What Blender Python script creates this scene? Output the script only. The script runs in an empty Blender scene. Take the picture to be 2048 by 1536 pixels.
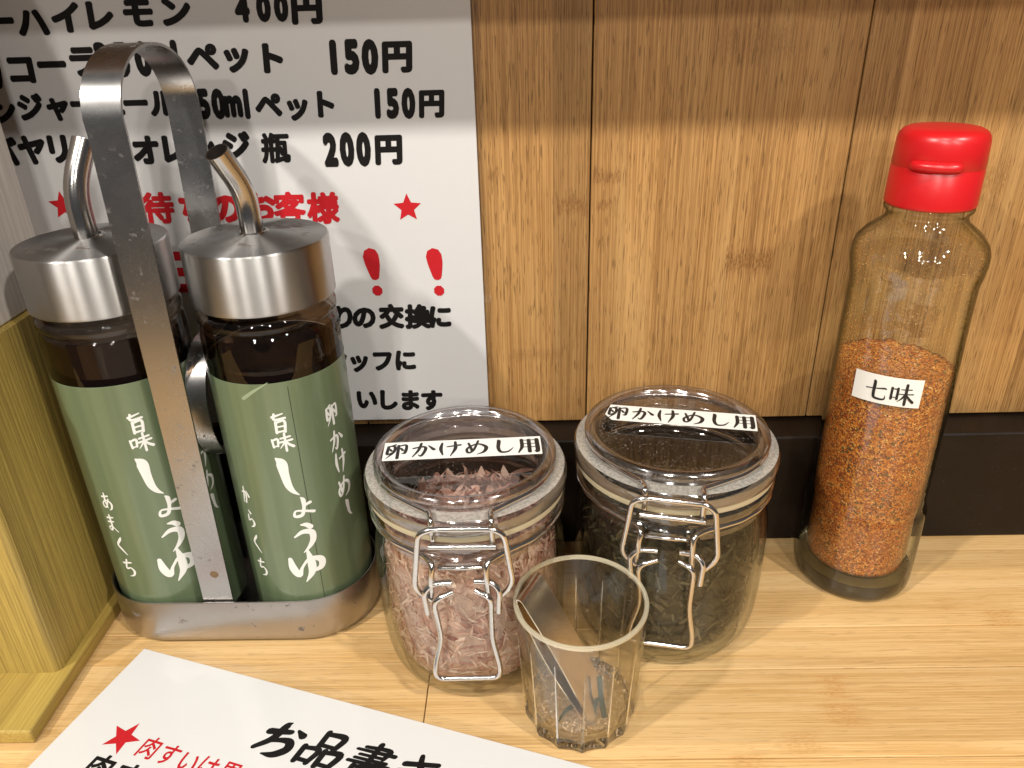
import bpy, bmesh, math, random
import numpy as np
from mathutils import Vector, Matrix, noise as mnoise
random.seed(7); np.random.seed(7)
S = bpy.context.scene
COL = S.collection
PI = math.pi
R_ = math.radians

# ------------------------------------------------------------------ camera
def cam_axes(p, r, y):
    cy, sy = math.cos(y), math.sin(y)
    fw = Vector((sy*math.cos(p), cy*math.cos(p), -math.sin(p)))
    rt = Vector((cy, -sy, 0)); up = rt.cross(fw)
    rt2 = rt*math.cos(r)+up*math.sin(r); up2 = -rt*math.sin(r)+up*math.cos(r)
    return rt2, up2, fw
rt, up, fw = cam_axes(R_(26.811), R_(-1.709), R_(-1.331))
cd = bpy.data.cameras.new('camera'); cam = bpy.data.objects.new('camera', cd); COL.objects.link(cam)
cam.matrix_world = Matrix(((rt.x, up.x, -fw.x, 0), (rt.y, up.y, -fw.y, 0), (rt.z, up.z, -fw.z, .33), (0, 0, 0, 1)))
cd.sensor_width = 36; cd.lens = 36*1538/2048; cd.clip_start = .01; cd.clip_end = 50
S.camera = cam

# ------------------------------------------------------------------ world, lamps, exposure
W = bpy.data.worlds.new('World'); S.world = W; W.use_nodes = True
W.node_tree.nodes['Background'].inputs[0].default_value = (.93, .96, 1.0, 1)
W.node_tree.nodes['Background'].inputs[1].default_value = .09
S.view_settings.view_transform = 'Standard'; S.view_settings.look = 'None'
S.view_settings.exposure = 0; S.view_settings.gamma = 1
S.cycles.use_denoising = True
S.cycles.max_bounces = 20; S.cycles.transmission_bounces = 14; S.cycles.transparent_max_bounces = 40
S.cycles.glossy_bounces = 6; S.cycles.diffuse_bounces = 4
S.cycles.caustics_refractive = True; S.cycles.caustics_reflective = False
S.cycles.blur_glossy = .3; S.cycles.sample_clamp_indirect = 6
WARM = (1.0, .94, .86)
def lamp(name, loc, target, power, size, color=WARM, shape='DISK', size_y=None):
    l = bpy.data.lights.new(name, 'AREA'); l.energy = power; l.shape = shape; l.size = size; l.color = color
    if size_y: l.size_y = size_y
    o = bpy.data.objects.new(name, l); COL.objects.link(o); o.location = loc
    o.rotation_euler = (Vector(target)-Vector(loc)).to_track_quat('-Z', 'Y').to_euler()
    return o
AIM = (0, .36, .1)
# two rows of ceiling downlights parallel to the wall, then an added fill row
for x, p in ((-.95, 20), (-.12, 5.5), (.78, 15.5)): lamp('ceiling_or_fill_lamp', (x, -.50, 1.405), (x*.25, .36, .1), p, .075)
for x, p in ((-.55, 9.5), (.45, 8)): lamp('ceiling_or_fill_lamp', (x, -1.40, 1.44), (x*.2, .36, .1), p, .09)
for x, p in ((-.70, 15), (.80, 15)): lamp('ceiling_or_fill_lamp', (x, -2.70, 1.50), (x*.2, .40, .15), p, .12)  # added fill, far back and low enough to pass under the shelf

# ------------------------------------------------------------------ node helper
class NT:
    def __init__(s, name):
        s.m = bpy.data.materials.new(name); s.m.use_nodes = True
        s.t = s.m.node_tree; s.t.nodes.clear()
        s.out = s.t.nodes.new('ShaderNodeOutputMaterial')
    def n(s, typ, props=None, **inp):
        nd = s.t.nodes.new('ShaderNode'+typ)
        for k, v in (props or {}).items(): setattr(nd, k, v)
        for k, v in inp.items(): s.set(nd, k, v)
        return nd
    def set(s, nd, k, v):
        k = k.replace('__', ' ')
        sock = nd.inputs[int(k[1:])] if k[0] == 'i' and k[1:].isdigit() else nd.inputs[k]
        if isinstance(v, bpy.types.NodeSocket): s.t.links.new(v, sock)
        elif isinstance(v, bpy.types.Node): s.t.links.new(v.outputs[0], sock)
        else:
            if sock.type == 'RGBA' and len(v) == 3: v = (*v, 1)
            sock.default_value = v
    def math(s, op, a, b=0., c=None, clamp=False):
        nd = s.n('Math', {'operation': op, 'use_clamp': clamp}, i0=a, i1=b)
        if c is not None: s.set(nd, 'i2', c)
        return nd.outputs[0]
    def mix(s, fac, a, b, blend='MIX'):
        nd = s.n('Mix', {'data_type': 'RGBA', 'blend_type': blend})
        s.set(nd, 'i0', fac); s.set(nd, 'i6', a); s.set(nd, 'i7', b)
        return nd.outputs[2]
    def ramp(s, fac, stops, interp='LINEAR'):
        nd = s.n('ValToRGB', None, Fac=fac); cr = nd.color_ramp; cr.interpolation = interp
        while len(cr.elements) < len(stops): cr.elements.new(.5)
        for e, (p, c) in zip(cr.elements, stops):
            e.position = p; e.color = (*c, 1) if len(c) == 3 else c
        return nd.outputs[0]
    def smooth(s, x, a, b):
        nd = s.n('MapRange', {'interpolation_type': 'SMOOTHSTEP'}, Value=x)
        nd.inputs[1].default_value = a; nd.inputs[2].default_value = b
        return nd.outputs[0]
    def noise(s, vec, scale=1., detail=2., rough=.5):
        nd = s.n('TexNoise', None, Scale=scale, Detail=detail, Roughness=rough)
        if vec is not None: s.set(nd, 'Vector', vec)
        return nd.outputs[0]
    def pos(s): return s.n('TexCoord').outputs['Object']
    def vec(s, x, y, z): return s.n('CombineXYZ', None, X=x, Y=y, Z=z).outputs[0]
    def bump(s, h, strength=.3, dist=.001): return s.n('Bump', None, Strength=strength, Distance=dist, Height=h).outputs[0]
    def pbr(s, **k):
        nd = s.n('BsdfPrincipled', None, **k); s.t.links.new(nd.outputs[0], s.out.inputs[0]); return nd
    def surf(s, sh): s.t.links.new(sh.outputs[0] if isinstance(sh, bpy.types.Node) else sh, s.out.inputs[0]); return s.m

def bamboo(name, along, across, base, dark, pale, marks=(), rough=.42, strip=.0205, off=0., spec=.4, seed=0., coat=0., mk=(.52, .40, .32), ms=.8, fk=.62):
    """laminated bamboo: strips of differing tone, long fibres, short dark vessels, brown nodes"""
    t = NT(name); sx = t.n('SeparateXYZ', None, Vector=t.pos())
    u = sx.outputs[along]; v = sx.outputs[across]
    idx = t.math('FLOOR', t.math('DIVIDE', t.math('ADD', v, off), strip))
    wn = t.n('TexWhiteNoise', {'noise_dimensions': '1D'}, W=t.math('ADD', idx, seed)).outputs[0]
    shift = t.math('MULTIPLY', wn, 7.3)
    ush = t.math('ADD', u, shift)
    fib = t.noise(t.vec(t.math('MULTIPLY', v, 1150.), t.math('MULTIPLY', ush, 9.), shift), 1., 3., .6)
    fib2 = t.noise(t.vec(t.math('MULTIPLY', v, 2300.), t.math('MULTIPLY', ush, 28.), shift), 1., 2., .6)
    low = t.noise(t.vec(t.math('MULTIPLY', v, 60.), t.math('MULTIPLY', ush, 4.), shift), 1., 2., .5)
    c = t.mix(t.smooth(fib, .40, .63), base, dark)
    c = t.mix(t.math('MULTIPLY', t.smooth(fib2, .44, .66), .55), c, dark)
    c = t.mix(t.math('MULTIPLY', t.smooth(low, .45, .72), .5), c, pale)
    tone = t.math('MULTIPLY_ADD', wn, .30, .84)
    c = t.mix(1., c, t.vec(tone, tone, tone), 'MULTIPLY')
    ves = t.noise(t.vec(t.math('MULTIPLY', v, 1500.), t.math('MULTIPLY', ush, 75.), shift), 1., 1., .5)
    vm = t.math('MULTIPLY', t.smooth(ves, .61, .68), fk)
    c = t.mix(vm, c, tuple(x*.38 for x in dark))
    # glue line between strips
    fr = t.math('FRACT', t.math('DIVIDE', t.math('ADD', v, off), strip))
    gl = t.math('MULTIPLY', t.math('SUBTRACT', 1., t.smooth(t.math('MINIMUM', fr, t.math('SUBTRACT', 1., fr)), 0., .022)), .18)
    c = t.mix(gl, c, tuple(x*.5 for x in dark))
    fray = t.noise(t.vec(t.math('MULTIPLY', v, 650.), t.math('MULTIPLY', u, 30.), 3.), 1., 2., .6)
    fine = t.noise(t.vec(t.math('MULTIPLY', v, 1700.), t.math('MULTIPLY', u, 350.), 5.), 1., 2., .6)
    for (mv, mu, wv, wu, st) in marks:
        a = t.math('ABSOLUTE', t.math('SUBTRACT', v, mv))
        uu = t.math('ADD', u, t.math('MULTIPLY', t.math('SUBTRACT', fray, .5), wu*1.5))
        b = t.math('ABSOLUTE', t.math('SUBTRACT', uu, mu))
        m = t.math('MULTIPLY', t.math('SUBTRACT', 1., t.smooth(a, wv*.42, wv*.5)), t.math('SUBTRACT', 1., t.smooth(b, wu*.15, wu*.6)))
        m = t.math('MULTIPLY', m, t.math('MULTIPLY_ADD', t.smooth(fine, .40, .60), .8, .2))
        c = t.mix(t.math('MULTIPLY', m, st*ms), c, tuple(x*y for x, y in zip(dark, mk)))
    h = t.math('SUBTRACT', t.math('MULTIPLY', fib2, .6), vm)
    t.pbr(Base__Color=c, Roughness=t.math('MULTIPLY_ADD', fib, .2, rough-.1), Normal=t.bump(h, .25, .0004), Specular__IOR__Level=spec, Coat__Weight=coat, Coat__Roughness=.25)
    return t.m

M = {}
WB, WD, WP = (.43, .240, .086), (.265, .132, .041), (.49, .295, .115)
M['wall'] = bamboo('wall_bamboo', 2, 0, WB, WD, WP, marks=[
    (.0273, .2215, .019, .011, .8), (.0465, .238, .017, .010, .8), (.0455, .2215, .010, .007, .8), (.1308, .1876, .030, .016, .95),
    (.1034, .158, .022, .005, .28), (.0063, .129, .034, .009, .42), (.1215, .306, .046, .022, .45), (.1553, .316, .02, .005, .35),
    (-.017, .241, .007, .007, .5), (.258, .231, .026, .026, .55), (.090, .110, .006, .02, .2)], off=.0042, seed=3.)
TB, TD, TP = (.72, .475, .215), (.575, .345, .128), (.78, .55, .275)
M['table'] = bamboo('counter_bamboo', 0, 1, TB, TD, TP, marks=[
    (.2915, .158, .016, .016, .75), (.2740, .157, .016, .022, .7), (.258, .131, .014, .022, .6), (.340, .272, .014, .022, .7),
    (.245, .102, .014, .02, .55), (.300, -.20, .016, .018, .35), (.36, .10, .02, .02, .4), (.352, .247, .012, .012, .4)], strip=.0178, off=.0088, rough=.36, seed=11., spec=.45, coat=.12, mk=(.80, .62, .42), ms=.75, fk=.26)

def simple(name, col, rough=.5, metal=0., noise_amt=0., nscale=60., coat=0., bump=0., bscale=400., **k):
    t = NT(name); c = col
    if noise_amt:
        nz = t.noise(t.pos(), nscale, 4., .6)
        c = t.mix(t.math('MULTIPLY', nz, noise_amt), col, tuple(x*.35 for x in col))
    kw = dict(Base__Color=c, Roughness=rough, Metallic=metal, Coat__Weight=coat, **k)
    if bump: kw['Normal'] = t.bump(t.noise(t.pos(), bscale, 3., .6), bump, .0003)
    t.pbr(**kw); return t.m

# dark skirting: painted board with dust and small spatters
t = NT('skirting_brown'); p = t.pos()
d = t.noise(p, 700., 2., .6); big = t.noise(p, 40., 3., .6)
c = t.mix(t.math('MULTIPLY', t.smooth(big, .45, .75), .6), (.0075, .0036, .0016), (.014, .0072, .0032))
c = t.mix(t.math('MULTIPLY', t.smooth(d, .69, .74), .5), c, (.20, .15, .11))
t.pbr(Base__Color=c, Roughness=t.math('MULTIPLY_ADD', big, .3, .36), Specular__IOR__Level=.28, Normal=t.bump(t.noise(p, 500., 3.), .10, .0003)); M['skirting'] = t.m
M['backing'] = simple('dark_backing', (.012, .006, .003), .8)
M['shelf'] = simple('shelf_wood', (.34, .19, .08), .5, noise_amt=.4, nscale=30.)

# olive stained stand: strong grain ridges
def grainwood(name, along, across, across2, base, dark, freq, rough, bump):
    t = NT(name); sx = t.n('SeparateXYZ', None, Vector=t.pos())
    u = sx.outputs[along]; v = sx.outputs[across]; w = sx.outputs[across2]
    big = t.noise(t.vec(t.math('MULTIPLY', v, 45.), t.math('MULTIPLY', u, 3.), t.math('MULTIPLY', w, 45.)), 1., 2.)
    wob = t.noise(t.vec(t.math('MULTIPLY', v, 30.), t.math('MULTIPLY', u, 4.), t.math('MULTIPLY', w, 30.)), 1., 2.)
    vv = t.math('MULTIPLY_ADD', wob, .006, v)
    f1 = t.noise(t.vec(t.math('MULTIPLY', vv, freq), t.math('MULTIPLY', u, 5.), t.math('MULTIPLY', w, freq)), 1., 3., .6)
    f2 = t.noise(t.vec(t.math('MULTIPLY', v, freq*4), t.math('MULTIPLY', u, 60.), t.math('MULTIPLY', w, freq*4)), 1., 2., .6)
    c = t.mix(t.math('MULTIPLY_ADD', t.smooth(f1, .36, .66), .55, t.math('MULTIPLY', t.smooth(big, .35, .65), .35)), base, dark)
    c = t.mix(t.math('MULTIPLY', t.smooth(f2, .45, .7), .4), c, dark)
    t.pbr(Base__Color=c, Roughness=rough, Normal=t.bump(t.math('ADD', f1, t.math('MULTIPLY', f2, .5)), bump, .0008)); return t.m
M['stand_v'] = grainwood('olive_stained_wood', 2, 1, 0, (.50, .36, .09), (.20, .135, .032), 700., .42, .5)
M['stand_h'] = grainwood('olive_stained_wood_base', 1, 0, 2, (.48, .345, .085), (.29, .19, .042), 800., .42, .4)
M['pale'] = grainwood('pale_grey_wood', 2, 1, 0, (.62, .57, .52), (.42, .375, .335), 260., .5, .2)

# metals
def steel(name, col, rough, aniso=0., tangent_axis=None, stains=0., streak=None, stain_col=(.038, .018, .009), ss=240., blob=None):
    t = NT(name); p = t.pos(); sx = t.n('SeparateXYZ', None, Vector=p)
    if streak == 'ring':   # brushed round the axis: fine lines in z
        h = t.noise(t.vec(t.math('MULTIPLY', sx.outputs[0], 40.), t.math('MULTIPLY', sx.outputs[1], 40.), t.math('MULTIPLY', sx.outputs[2], 6000.)), 1., 2., .7)
    elif streak == 'long':
        h = t.noise(t.vec(t.math('MULTIPLY', sx.outputs[0], 5000.), t.math('MULTIPLY', sx.outputs[1], 60.), t.math('MULTIPLY', sx.outputs[2], 60.)), 1., 2., .7)
    else: h = t.noise(p, 1500., 2., .6)
    mott = t.noise(p, 55., 4., .65)
    c = t.mix(t.math('MULTIPLY', mott, .35), col, tuple(x*.62 for x in col))
    rr = t.math('MULTIPLY_ADD', mott, .14, rough-.07); met = 1.; spc = .5
    if stains:
        st = t.smooth(t.noise(p, ss, 4., .65), .60, .70)
        pat = t.smooth(t.noise(p, 28., 2., .5), .45, .62)
        s1 = t.math('MULTIPLY', t.math('MULTIPLY', st, pat), stains)
        if blob:    # sauce smudge left beside the spout
            dx = t.math('SUBTRACT', sx.outputs[0], blob[0]); dy = t.math('SUBTRACT', sx.outputs[1], blob[1])
            ds = t.math('SQRT', t.math('ADD', t.math('MULTIPLY', dx, dx), t.math('MULTIPLY', t.math('MULTIPLY', dy, dy), 1.6)))
            nb = t.noise(t.vec(t.math('MULTIPLY', sx.outputs[0], 130.), t.math('MULTIPLY', sx.outputs[1], 420.), 0.), 1., 3., .6)
            s1 = t.math('MAXIMUM', s1, t.math('MULTIPLY', t.math('MULTIPLY', t.math('SUBTRACT', 1., t.smooth(ds, .004, .016)), t.smooth(nb, .44, .56)), .85))
        c = t.mix(s1, c, stain_col); rr = t.math('ADD', rr, t.math('MULTIPLY', s1, .3)); met = t.math('SUBTRACT', 1., t.math('MULTIPLY', s1, .9)); spc = t.math('MULTIPLY_ADD', s1, -.4, .5)
    k = dict(Base__Color=c, Metallic=met, Roughness=rr, Specular__IOR__Level=spc, Anisotropic=aniso, Anisotropic__Rotation=.25 if aniso else 0., Normal=t.bump(h, .10, .0002))
    if tangent_axis: k['Tangent'] = t.n('Tangent', {'direction_type': 'RADIAL', 'axis': tangent_axis}).outputs[0]
    t.pbr(**k); return t.m
M['cap'] = steel('brushed_steel_cap', (.47, .465, .455), .38, .97, 'Z', stains=.0, streak='ring')
M['captop'] = steel('turned_steel_cap_top', (.31, .305, .30), .40, .93, 'Z', stains=.85, stain_col=(.05, .017, .009), ss=95., blob=(.013, .012))
M['spout'] = steel('polished_steel_spout', (.50, .48, .46), .20, 0, stains=.0)
M['tray'] = steel('worn_steel_tray', (.47, .44, .415), .33, 0, stains=.8, streak='ring', ss=130.)
M['strap'] = steel('worn_steel_strap', (.45, .44, .432), .27, 0, stains=.8, streak='long')
M['weld'] = simple('rust_spot', (.22, .14, .07), .5, metal=.3, noise_amt=.6, nscale=600.)
M['wire'] = steel('bright_wire', (.74, .71, .68), .14)
M['tong'] = steel('polished_tong_steel', (.80, .70, .56), .20)  # tan base colour stands in for wood mirrored in the blades

# glass
def thin_glass(name, tint=(.97, .97, .955), edge=(.60, .66, .60), spec=.9, rough=.015, bump=0., power=2.2, dust=0., dustcol=(.5, .45, .38), bs=90., band=None, f0=.04):
    t = NT(name); k = {}
    if bump: k['Normal'] = t.bump(t.noise(t.pos(), bs, 2.), bump, .001)
    lw = t.n('LayerWeight', None, Blend=.5).outputs['Facing']
    e = t.smooth(lw, *band) if band else t.math('POWER', lw, power)
    tr = t.n('BsdfTransparent', None, Color=t.mix(e, tint, edge))
    gl = t.n('BsdfGlossy', None, Color=(1, 1, 1), Roughness=rough, **k)
    lwn = t.n('LayerWeight', None, Blend=.5, **k).outputs['Facing']
    fr = t.math('MULTIPLY_ADD', t.math('POWER', lwn, 5.), .8, f0)
    sh = t.n('MixShader', None, i0=t.math('MULTIPLY', fr, spec), i1=tr.outputs[0], i2=gl.outputs[0])
    if dust:
        nz = t.smooth(t.noise(t.pos(), 900., 2., .6), .60, .70); pat = t.noise(t.pos(), 35., 2.)
        df = t.n('BsdfDiffuse', None, Color=dustcol)
        sh = t.n('MixShader', None, i0=t.math('MULTIPLY', t.math('MULTIPLY', nz, t.smooth(pat, .35, .7)), dust), i1=sh.outputs[0], i2=df.outputs[0])
    return t.surf(sh)
M['glass'] = thin_glass('jar_glass', (.965, .97, .955), (.55, .58, .54), bump=.08, dust=.05, f0=.035, power=2.6)
M['glassneck'] = thin_glass('jar_neck_glass', (.93, .93, .92), (.42, .41, .40), rough=.08, bump=.3, power=1.5, bs=160., f0=.20)
M['lidclear'] = thin_glass('lid_window', (.88, .865, .865), (.7, .68, .68), dust=.5, dustcol=(.62, .56, .50))
M['lidring'] = thin_glass('lid_plastic', (.92, .905, .915), (.34, .32, .34), rough=.10, bump=.15, power=1.8, dust=.06, f0=.20)
M['bottleglass'] = thin_glass('soy_bottle_glass', (.74, .66, .58), (.30, .24, .18), bump=.05)
M['shiglass'] = thin_glass('spice_bottle_glass', (.965, .97, .945), (.22, .25, .16), bump=.5, band=(.50, .82), f0=.075, bs=130., rough=.05)
M['shiin'] = thin_glass('spice_bottle_inner_glass', (.97, .975, .95), (.55, .57, .42), bump=.05, band=(.55, .95))
t = NT('thick_glass'); t.pbr(Base__Color=(.62, .66, .58), Roughness=0., IOR=1.48, Transmission__Weight=1.0); M['thick'] = t.m
M['tumbler'] = thin_glass('tumbler_glass', (.992, .988, .97), (.74, .70, .54), rough=.03, power=2.6, f0=.03, bump=.08)
tt = M['tumbler'].node_tree; o_ = [n for n in tt.nodes if n.type == 'OUTPUT_MATERIAL'][0]; src = o_.inputs[0].links[0].from_socket
pb = tt.nodes.new('ShaderNodeBsdfPrincipled'); pb.inputs['Base Color'].default_value = (.985, .985, .96, 1); pb.inputs['Roughness'].default_value = 0.; pb.inputs['IOR'].default_value = 1.48; pb.inputs['Transmission Weight'].default_value = 1.
mx = tt.nodes.new('ShaderNodeMixShader'); mx.inputs[0].default_value = .08; tt.links.new(src, mx.inputs[1]); tt.links.new(pb.outputs[0], mx.inputs[2]); tt.links.new(mx.outputs[0], o_.inputs[0])
t = NT('clear_base_glass'); t.pbr(Base__Color=(.975, .98, .96), Roughness=.0, IOR=1.47, Transmission__Weight=1.0); M['clear'] = t.m
t = NT('tumbler_rim')
a = t.n('MixShader', None, i0=.46, i1=t.n('BsdfTransparent', None, Color=(.95, .92, .80)).outputs[0], i2=t.n('BsdfDiffuse', None, Color=(.80, .73, .53)).outputs[0])  # diffuse pale yellow stands in for wood reflected and refracted by the rim
t.surf(t.n('MixShader', None, i0=.16, i1=a.outputs[0], i2=t.n('BsdfGlossy', None, Color=(1, 1, 1), Roughness=.12).outputs[0])); M['rim'] = t.m
# frosted, dusty top of lid flange
t = NT('dusty_lid_flange')
dn = t.noise(t.pos(), 620., 4., .7)
df = t.n('BsdfDiffuse', None, Color=t.mix(dn, (.60, .57, .50), (.68, .645, .58)))
tr = t.n('BsdfTransparent', None, Color=(.72, .70, .69))
gl = t.n('BsdfGlossy', None, Color=(1, 1, 1), Roughness=.22)
a = t.n('MixShader', None, i0=t.math('MULTIPLY_ADD', t.smooth(dn, 0.35, .65), .22, .36), i1=tr.outputs[0], i2=df.outputs[0])
t.surf(t.n('MixShader', None, i0=.06, i1=a.outputs[0], i2=gl.outputs[0])); M['flange'] = t.m
M['lidrim'] = thin_glass('lid_rim_plastic', (.90, .88, .895), (.34, .32, .34), rough=.10, bump=.15, power=1.2, dust=.10, f0=.22)
M['gasket'] = simple('cream_gasket', (.50, .43, .28), .5)
M['film'] = thin_glass('laminate_film', (.965, .963, .96), (.9, .9, .9), rough=.05, bump=.3, bs=45.)

M['film2'] = thin_glass('menu_film', (.992, .992, .99), (.97, .97, .97), rough=.06, bump=.5, bs=60., f0=.018)
# prints
def printed(name, col, rough=.35, coat=.6, nz=0., spec=.5):
    t = NT(name); p = t.pos(); c = col
    if nz: c = t.mix(t.math('MULTIPLY', t.noise(p, 90., 4., .6), nz), col, tuple(x*.75 for x in col))
    wav = t.noise(p, 38., 3., .55)
    t.pbr(Base__Color=c, Roughness=rough, Specular__IOR__Level=spec, Coat__Weight=coat, Coat__Roughness=.12, Coat__Normal=t.bump(wav, .38, .002)); return t.m
M['paper'] = printed('laminated_white_paper', (.60, .592, .588), .6, .45, .10)
M['menu'] = printed('laminated_menu_paper', (.66, .657, .65), .6, .5, .05)
M['ink'] = printed('black_ink', (.008, .007, .007), .6, .04, spec=.12)
M['redink'] = printed('red_ink', (.47, .014, .020), .6, .05, spec=.15)
M['sticker'] = simple('white_label_tape', (.80, .80, .76), .45, noise_amt=.05)
M['tapeink'] = simple('label_black', (.010, .010, .010), .5)
M['white_print'] = simple('white_print', (.74, .74, .70), .4, coat=.3)

# green label with slight vertical streaks of tone
t = NT('green_label'); sx = t.n('SeparateXYZ', None, Vector=t.pos())
nv = t.noise(t.vec(t.math('MULTIPLY', sx.outputs[0], 160.), t.math('MULTIPLY', sx.outputs[1], 160.), t.math('MULTIPLY', sx.outputs[2], 6.)), 1., 2.)
sp = t.smooth(t.noise(t.pos(), 1300., 1.), .70, .74)
c = t.mix(t.smooth(nv, .3, .7), (.098, .136, .070), (.125, .165, .090))
c = t.mix(t.math('MULTIPLY', sp, .35), c, (.04, .06, .02))
t.pbr(Base__Color=c, Roughness=.42, Coat__Weight=.55, Coat__Roughness=.14, Coat__Normal=t.bump(t.noise(t.pos(), 60., 3.), .12, .001)); M['label'] = t.m
M['soy'] = simple('soy_sauce', (.010, .0035, .0015), .06)
M['film_brown'] = thin_glass('soy_residue_film', (.42, .30, .20), (.22, .13, .07), spec=.3)
t = NT('red_plastic'); t.pbr(Base__Color=(.56, .010, .013), Roughness=t.math('MULTIPLY_ADD', t.noise(t.pos(), 90., 3.), .12, .26), Specular__IOR__Level=.5, Subsurface__Weight=.08, Subsurface__Radius=(.004, .001, .001), Normal=t.bump(t.noise(t.pos(), 220., 2.), .05, .0004)); M['red'] = t.m

# spice powder
t = NT('spice_powder'); p = t.pos()
vo = t.n('TexVoronoi', None, Scale=1350.); t.set(vo, 'Vector', p)
rnd = t.n('SeparateColor', None, Color=vo.outputs['Color']).outputs[0]
c = t.ramp(rnd, [(0., (.03, .018, .008)), (.09, (.20, .040, .008)), (.30, (.42, .105, .012)), (.56, (.58, .180, .020)), (.80, (.72, .29, .045)), (.95, (.78, .48, .16)), (1., (.75, .52, .25))], 'CONSTANT')
vg = t.n('TexVoronoi', None, Scale=420.); t.set(vg, 'Vector', p)
rg = t.n('SeparateColor', None, Color=vg.outputs['Color']).outputs[1]
c = t.mix(t.math('MULTIPLY', t.math('MULTIPLY', t.math('GREATER_THAN', rg, .84), t.math('LESS_THAN', vg.outputs['Distance'], .42)), .8), c, (.055, .060, .020))
c = t.mix(t.math('MULTIPLY', t.math('LESS_THAN', rg, .09), .5), c, (.16, .022, .006))
c = t.mix(t.math('MULTIPLY', t.math('MULTIPLY', t.math('GREATER_THAN', rg, .40), t.math('LESS_THAN', rg, .43)), .35), c, (.66, .36, .10))
lowp = t.noise(p, 45., 3.)
c = t.mix(t.math('MULTIPLY', t.smooth(lowp, .4, .7), .30), c, (.32, .070, .010))
t.pbr(Base__Color=c, Roughness=.75, Normal=t.bump(vo.outputs['Distance'], .6, .0006)); M['powder'] = t.m
def island(name, stops, rough=.6, trans=0.):
    t = NT(name); r = t.n('NewGeometry').outputs['Random Per Island']
    c = t.ramp(r, stops)
    nz = t.noise(t.pos(), 1400., 2., .6)
    c = t.mix(t.math('MULTIPLY', t.smooth(nz, .45, .7), .35), c, stops[0][1])
    pb = t.pbr(Base__Color=c, Roughness=rough)
    if trans:
        tl = t.n('BsdfTranslucent', None, Color=c)
        t.surf(t.n('MixShader', None, i0=trans, i1=pb.outputs[0], i2=tl.outputs[0]))
    return t.m
M['bonito'] = island('bonito_shavings', [(0., (.34, .13, .09)), (.10, (.56, .28, .20)), (.35, (.74, .46, .35)), (.75, (.84, .59, .46)), (1., (.93, .76, .63))], .55, .3)
M['nori'] = island('nori_shreds', [(0., (.008, .008, .004)), (.5, (.034, .029, .014)), (.85, (.085, .068, .032)), (1., (.17, .135, .070))], .42)
M['grain'] = island('spice_grains', [(0., (.35, .09, .015)), (.5, (.75, .30, .04)), (1., (.85, .55, .20))], .5)
M['crumb'] = island('pale_crumbs', [(0., (.50, .30, .18)), (.5, (.68, .46, .29)), (1., (.78, .58, .40))], .7)
M['scrap'] = island('nori_scrap', [(0., (.016, .026, .012)), (1., (.035, .050, .022))], .35)

# ------------------------------------------------------------------ mesh helpers
def link(name, me, mat=None, parent=None, smooth=False):
    o = bpy.data.objects.new(name, me); COL.objects.link(o)
    if mat is not None:
        for m in (mat if isinstance(mat, (list, tuple)) else [mat]): me.materials.append(m)
    if smooth: me.polygons.foreach_set('use_smooth', [True]*len(me.polygons))
    if parent is not None: o.parent = parent
    return o
def mesh(name, v, f, mat=None, parent=None, smooth=False):
    me = bpy.data.meshes.new(name); me.from_pydata([tuple(a) for a in v], [], f); me.update()
    return link(name, me, mat, parent, smooth)
def from_bm(name, bm, mat, parent=None, smooth=False):
    me = bpy.data.meshes.new(name); bm.to_mesh(me); bm.free(); return link(name, me, mat, parent, smooth)
def thing(name, label, cat, loc=(0, 0, 0), rz=0., group=None):
    o = bpy.data.objects.new(name, None); COL.objects.link(o); o.location = loc; o.rotation_euler = (0, 0, rz)
    o.empty_display_size = .01
    return tag(o, label, cat, group)
def tag(o, label, cat=None, group=None, kind=None):
    o['label'] = label
    if cat: o['category'] = cat
    if group: o['group'] = group
    if kind: o['kind'] = kind
    return o
def box(name, x0, x1, y0, y1, z0, z1, mat, parent=None, bev=.0008, seg=2, edges=None):
    bm = bmesh.new(); bmesh.ops.create_cube(bm, size=1.)
    for v in bm.verts:
        v.co = Vector((x0+(v.co.x+.5)*(x1-x0), y0+(v.co.y+.5)*(y1-y0), z0+(v.co.z+.5)*(z1-z0)))
    if bev: bmesh.ops.bevel(bm, geom=bm.edges[:] if edges is None else [e for e in bm.edges if edges(e)], offset=bev, segments=seg, affect='EDGES', profile=.5)
    o = from_bm(name, bm, mat, parent); return o
def sharp(o, ang=40):
    o.data.polygons.foreach_set('use_smooth', [True]*len(o.data.polygons))
    try: o.data.set_sharp_from_angle(angle=R_(ang))
    except Exception: pass
    return o
def lathe(name, prof, mat, parent=None, seg=96, closed=False, ang=40, fn=None):
    """revolve (r,z) pairs; points with r=0 become poles; fn(r,z,theta)->r modulates the radius"""
    v, f, rings = [], [], []
    for r, z in prof:
        if r <= 1e-9: rings.append([len(v)]); v.append((0, 0, z))
        else:
            ring = []
            for i in range(seg):
                a = 2*PI*i/seg; rr = fn(r, z, a) if fn else r
                ring.append(len(v)); v.append((rr*math.sin(a), -rr*math.cos(a), z))
            rings.append(ring)
    pr = list(zip(rings, rings[1:])) + ([(rings[-1], rings[0])] if closed else [])
    for A, B in pr:
        for i in range(seg):
            j = (i+1) % seg
            if len(A) == 1 and len(B) == 1: continue
            if len(A) == 1: f.append((A[0], B[j], B[i]))
            elif len(B) == 1: f.append((A[i], A[j], B[0]))
            else: f.append((A[i], A[j], B[j], B[i]))
    return sharp(mesh(name, v, f, mat, parent), ang)
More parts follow.
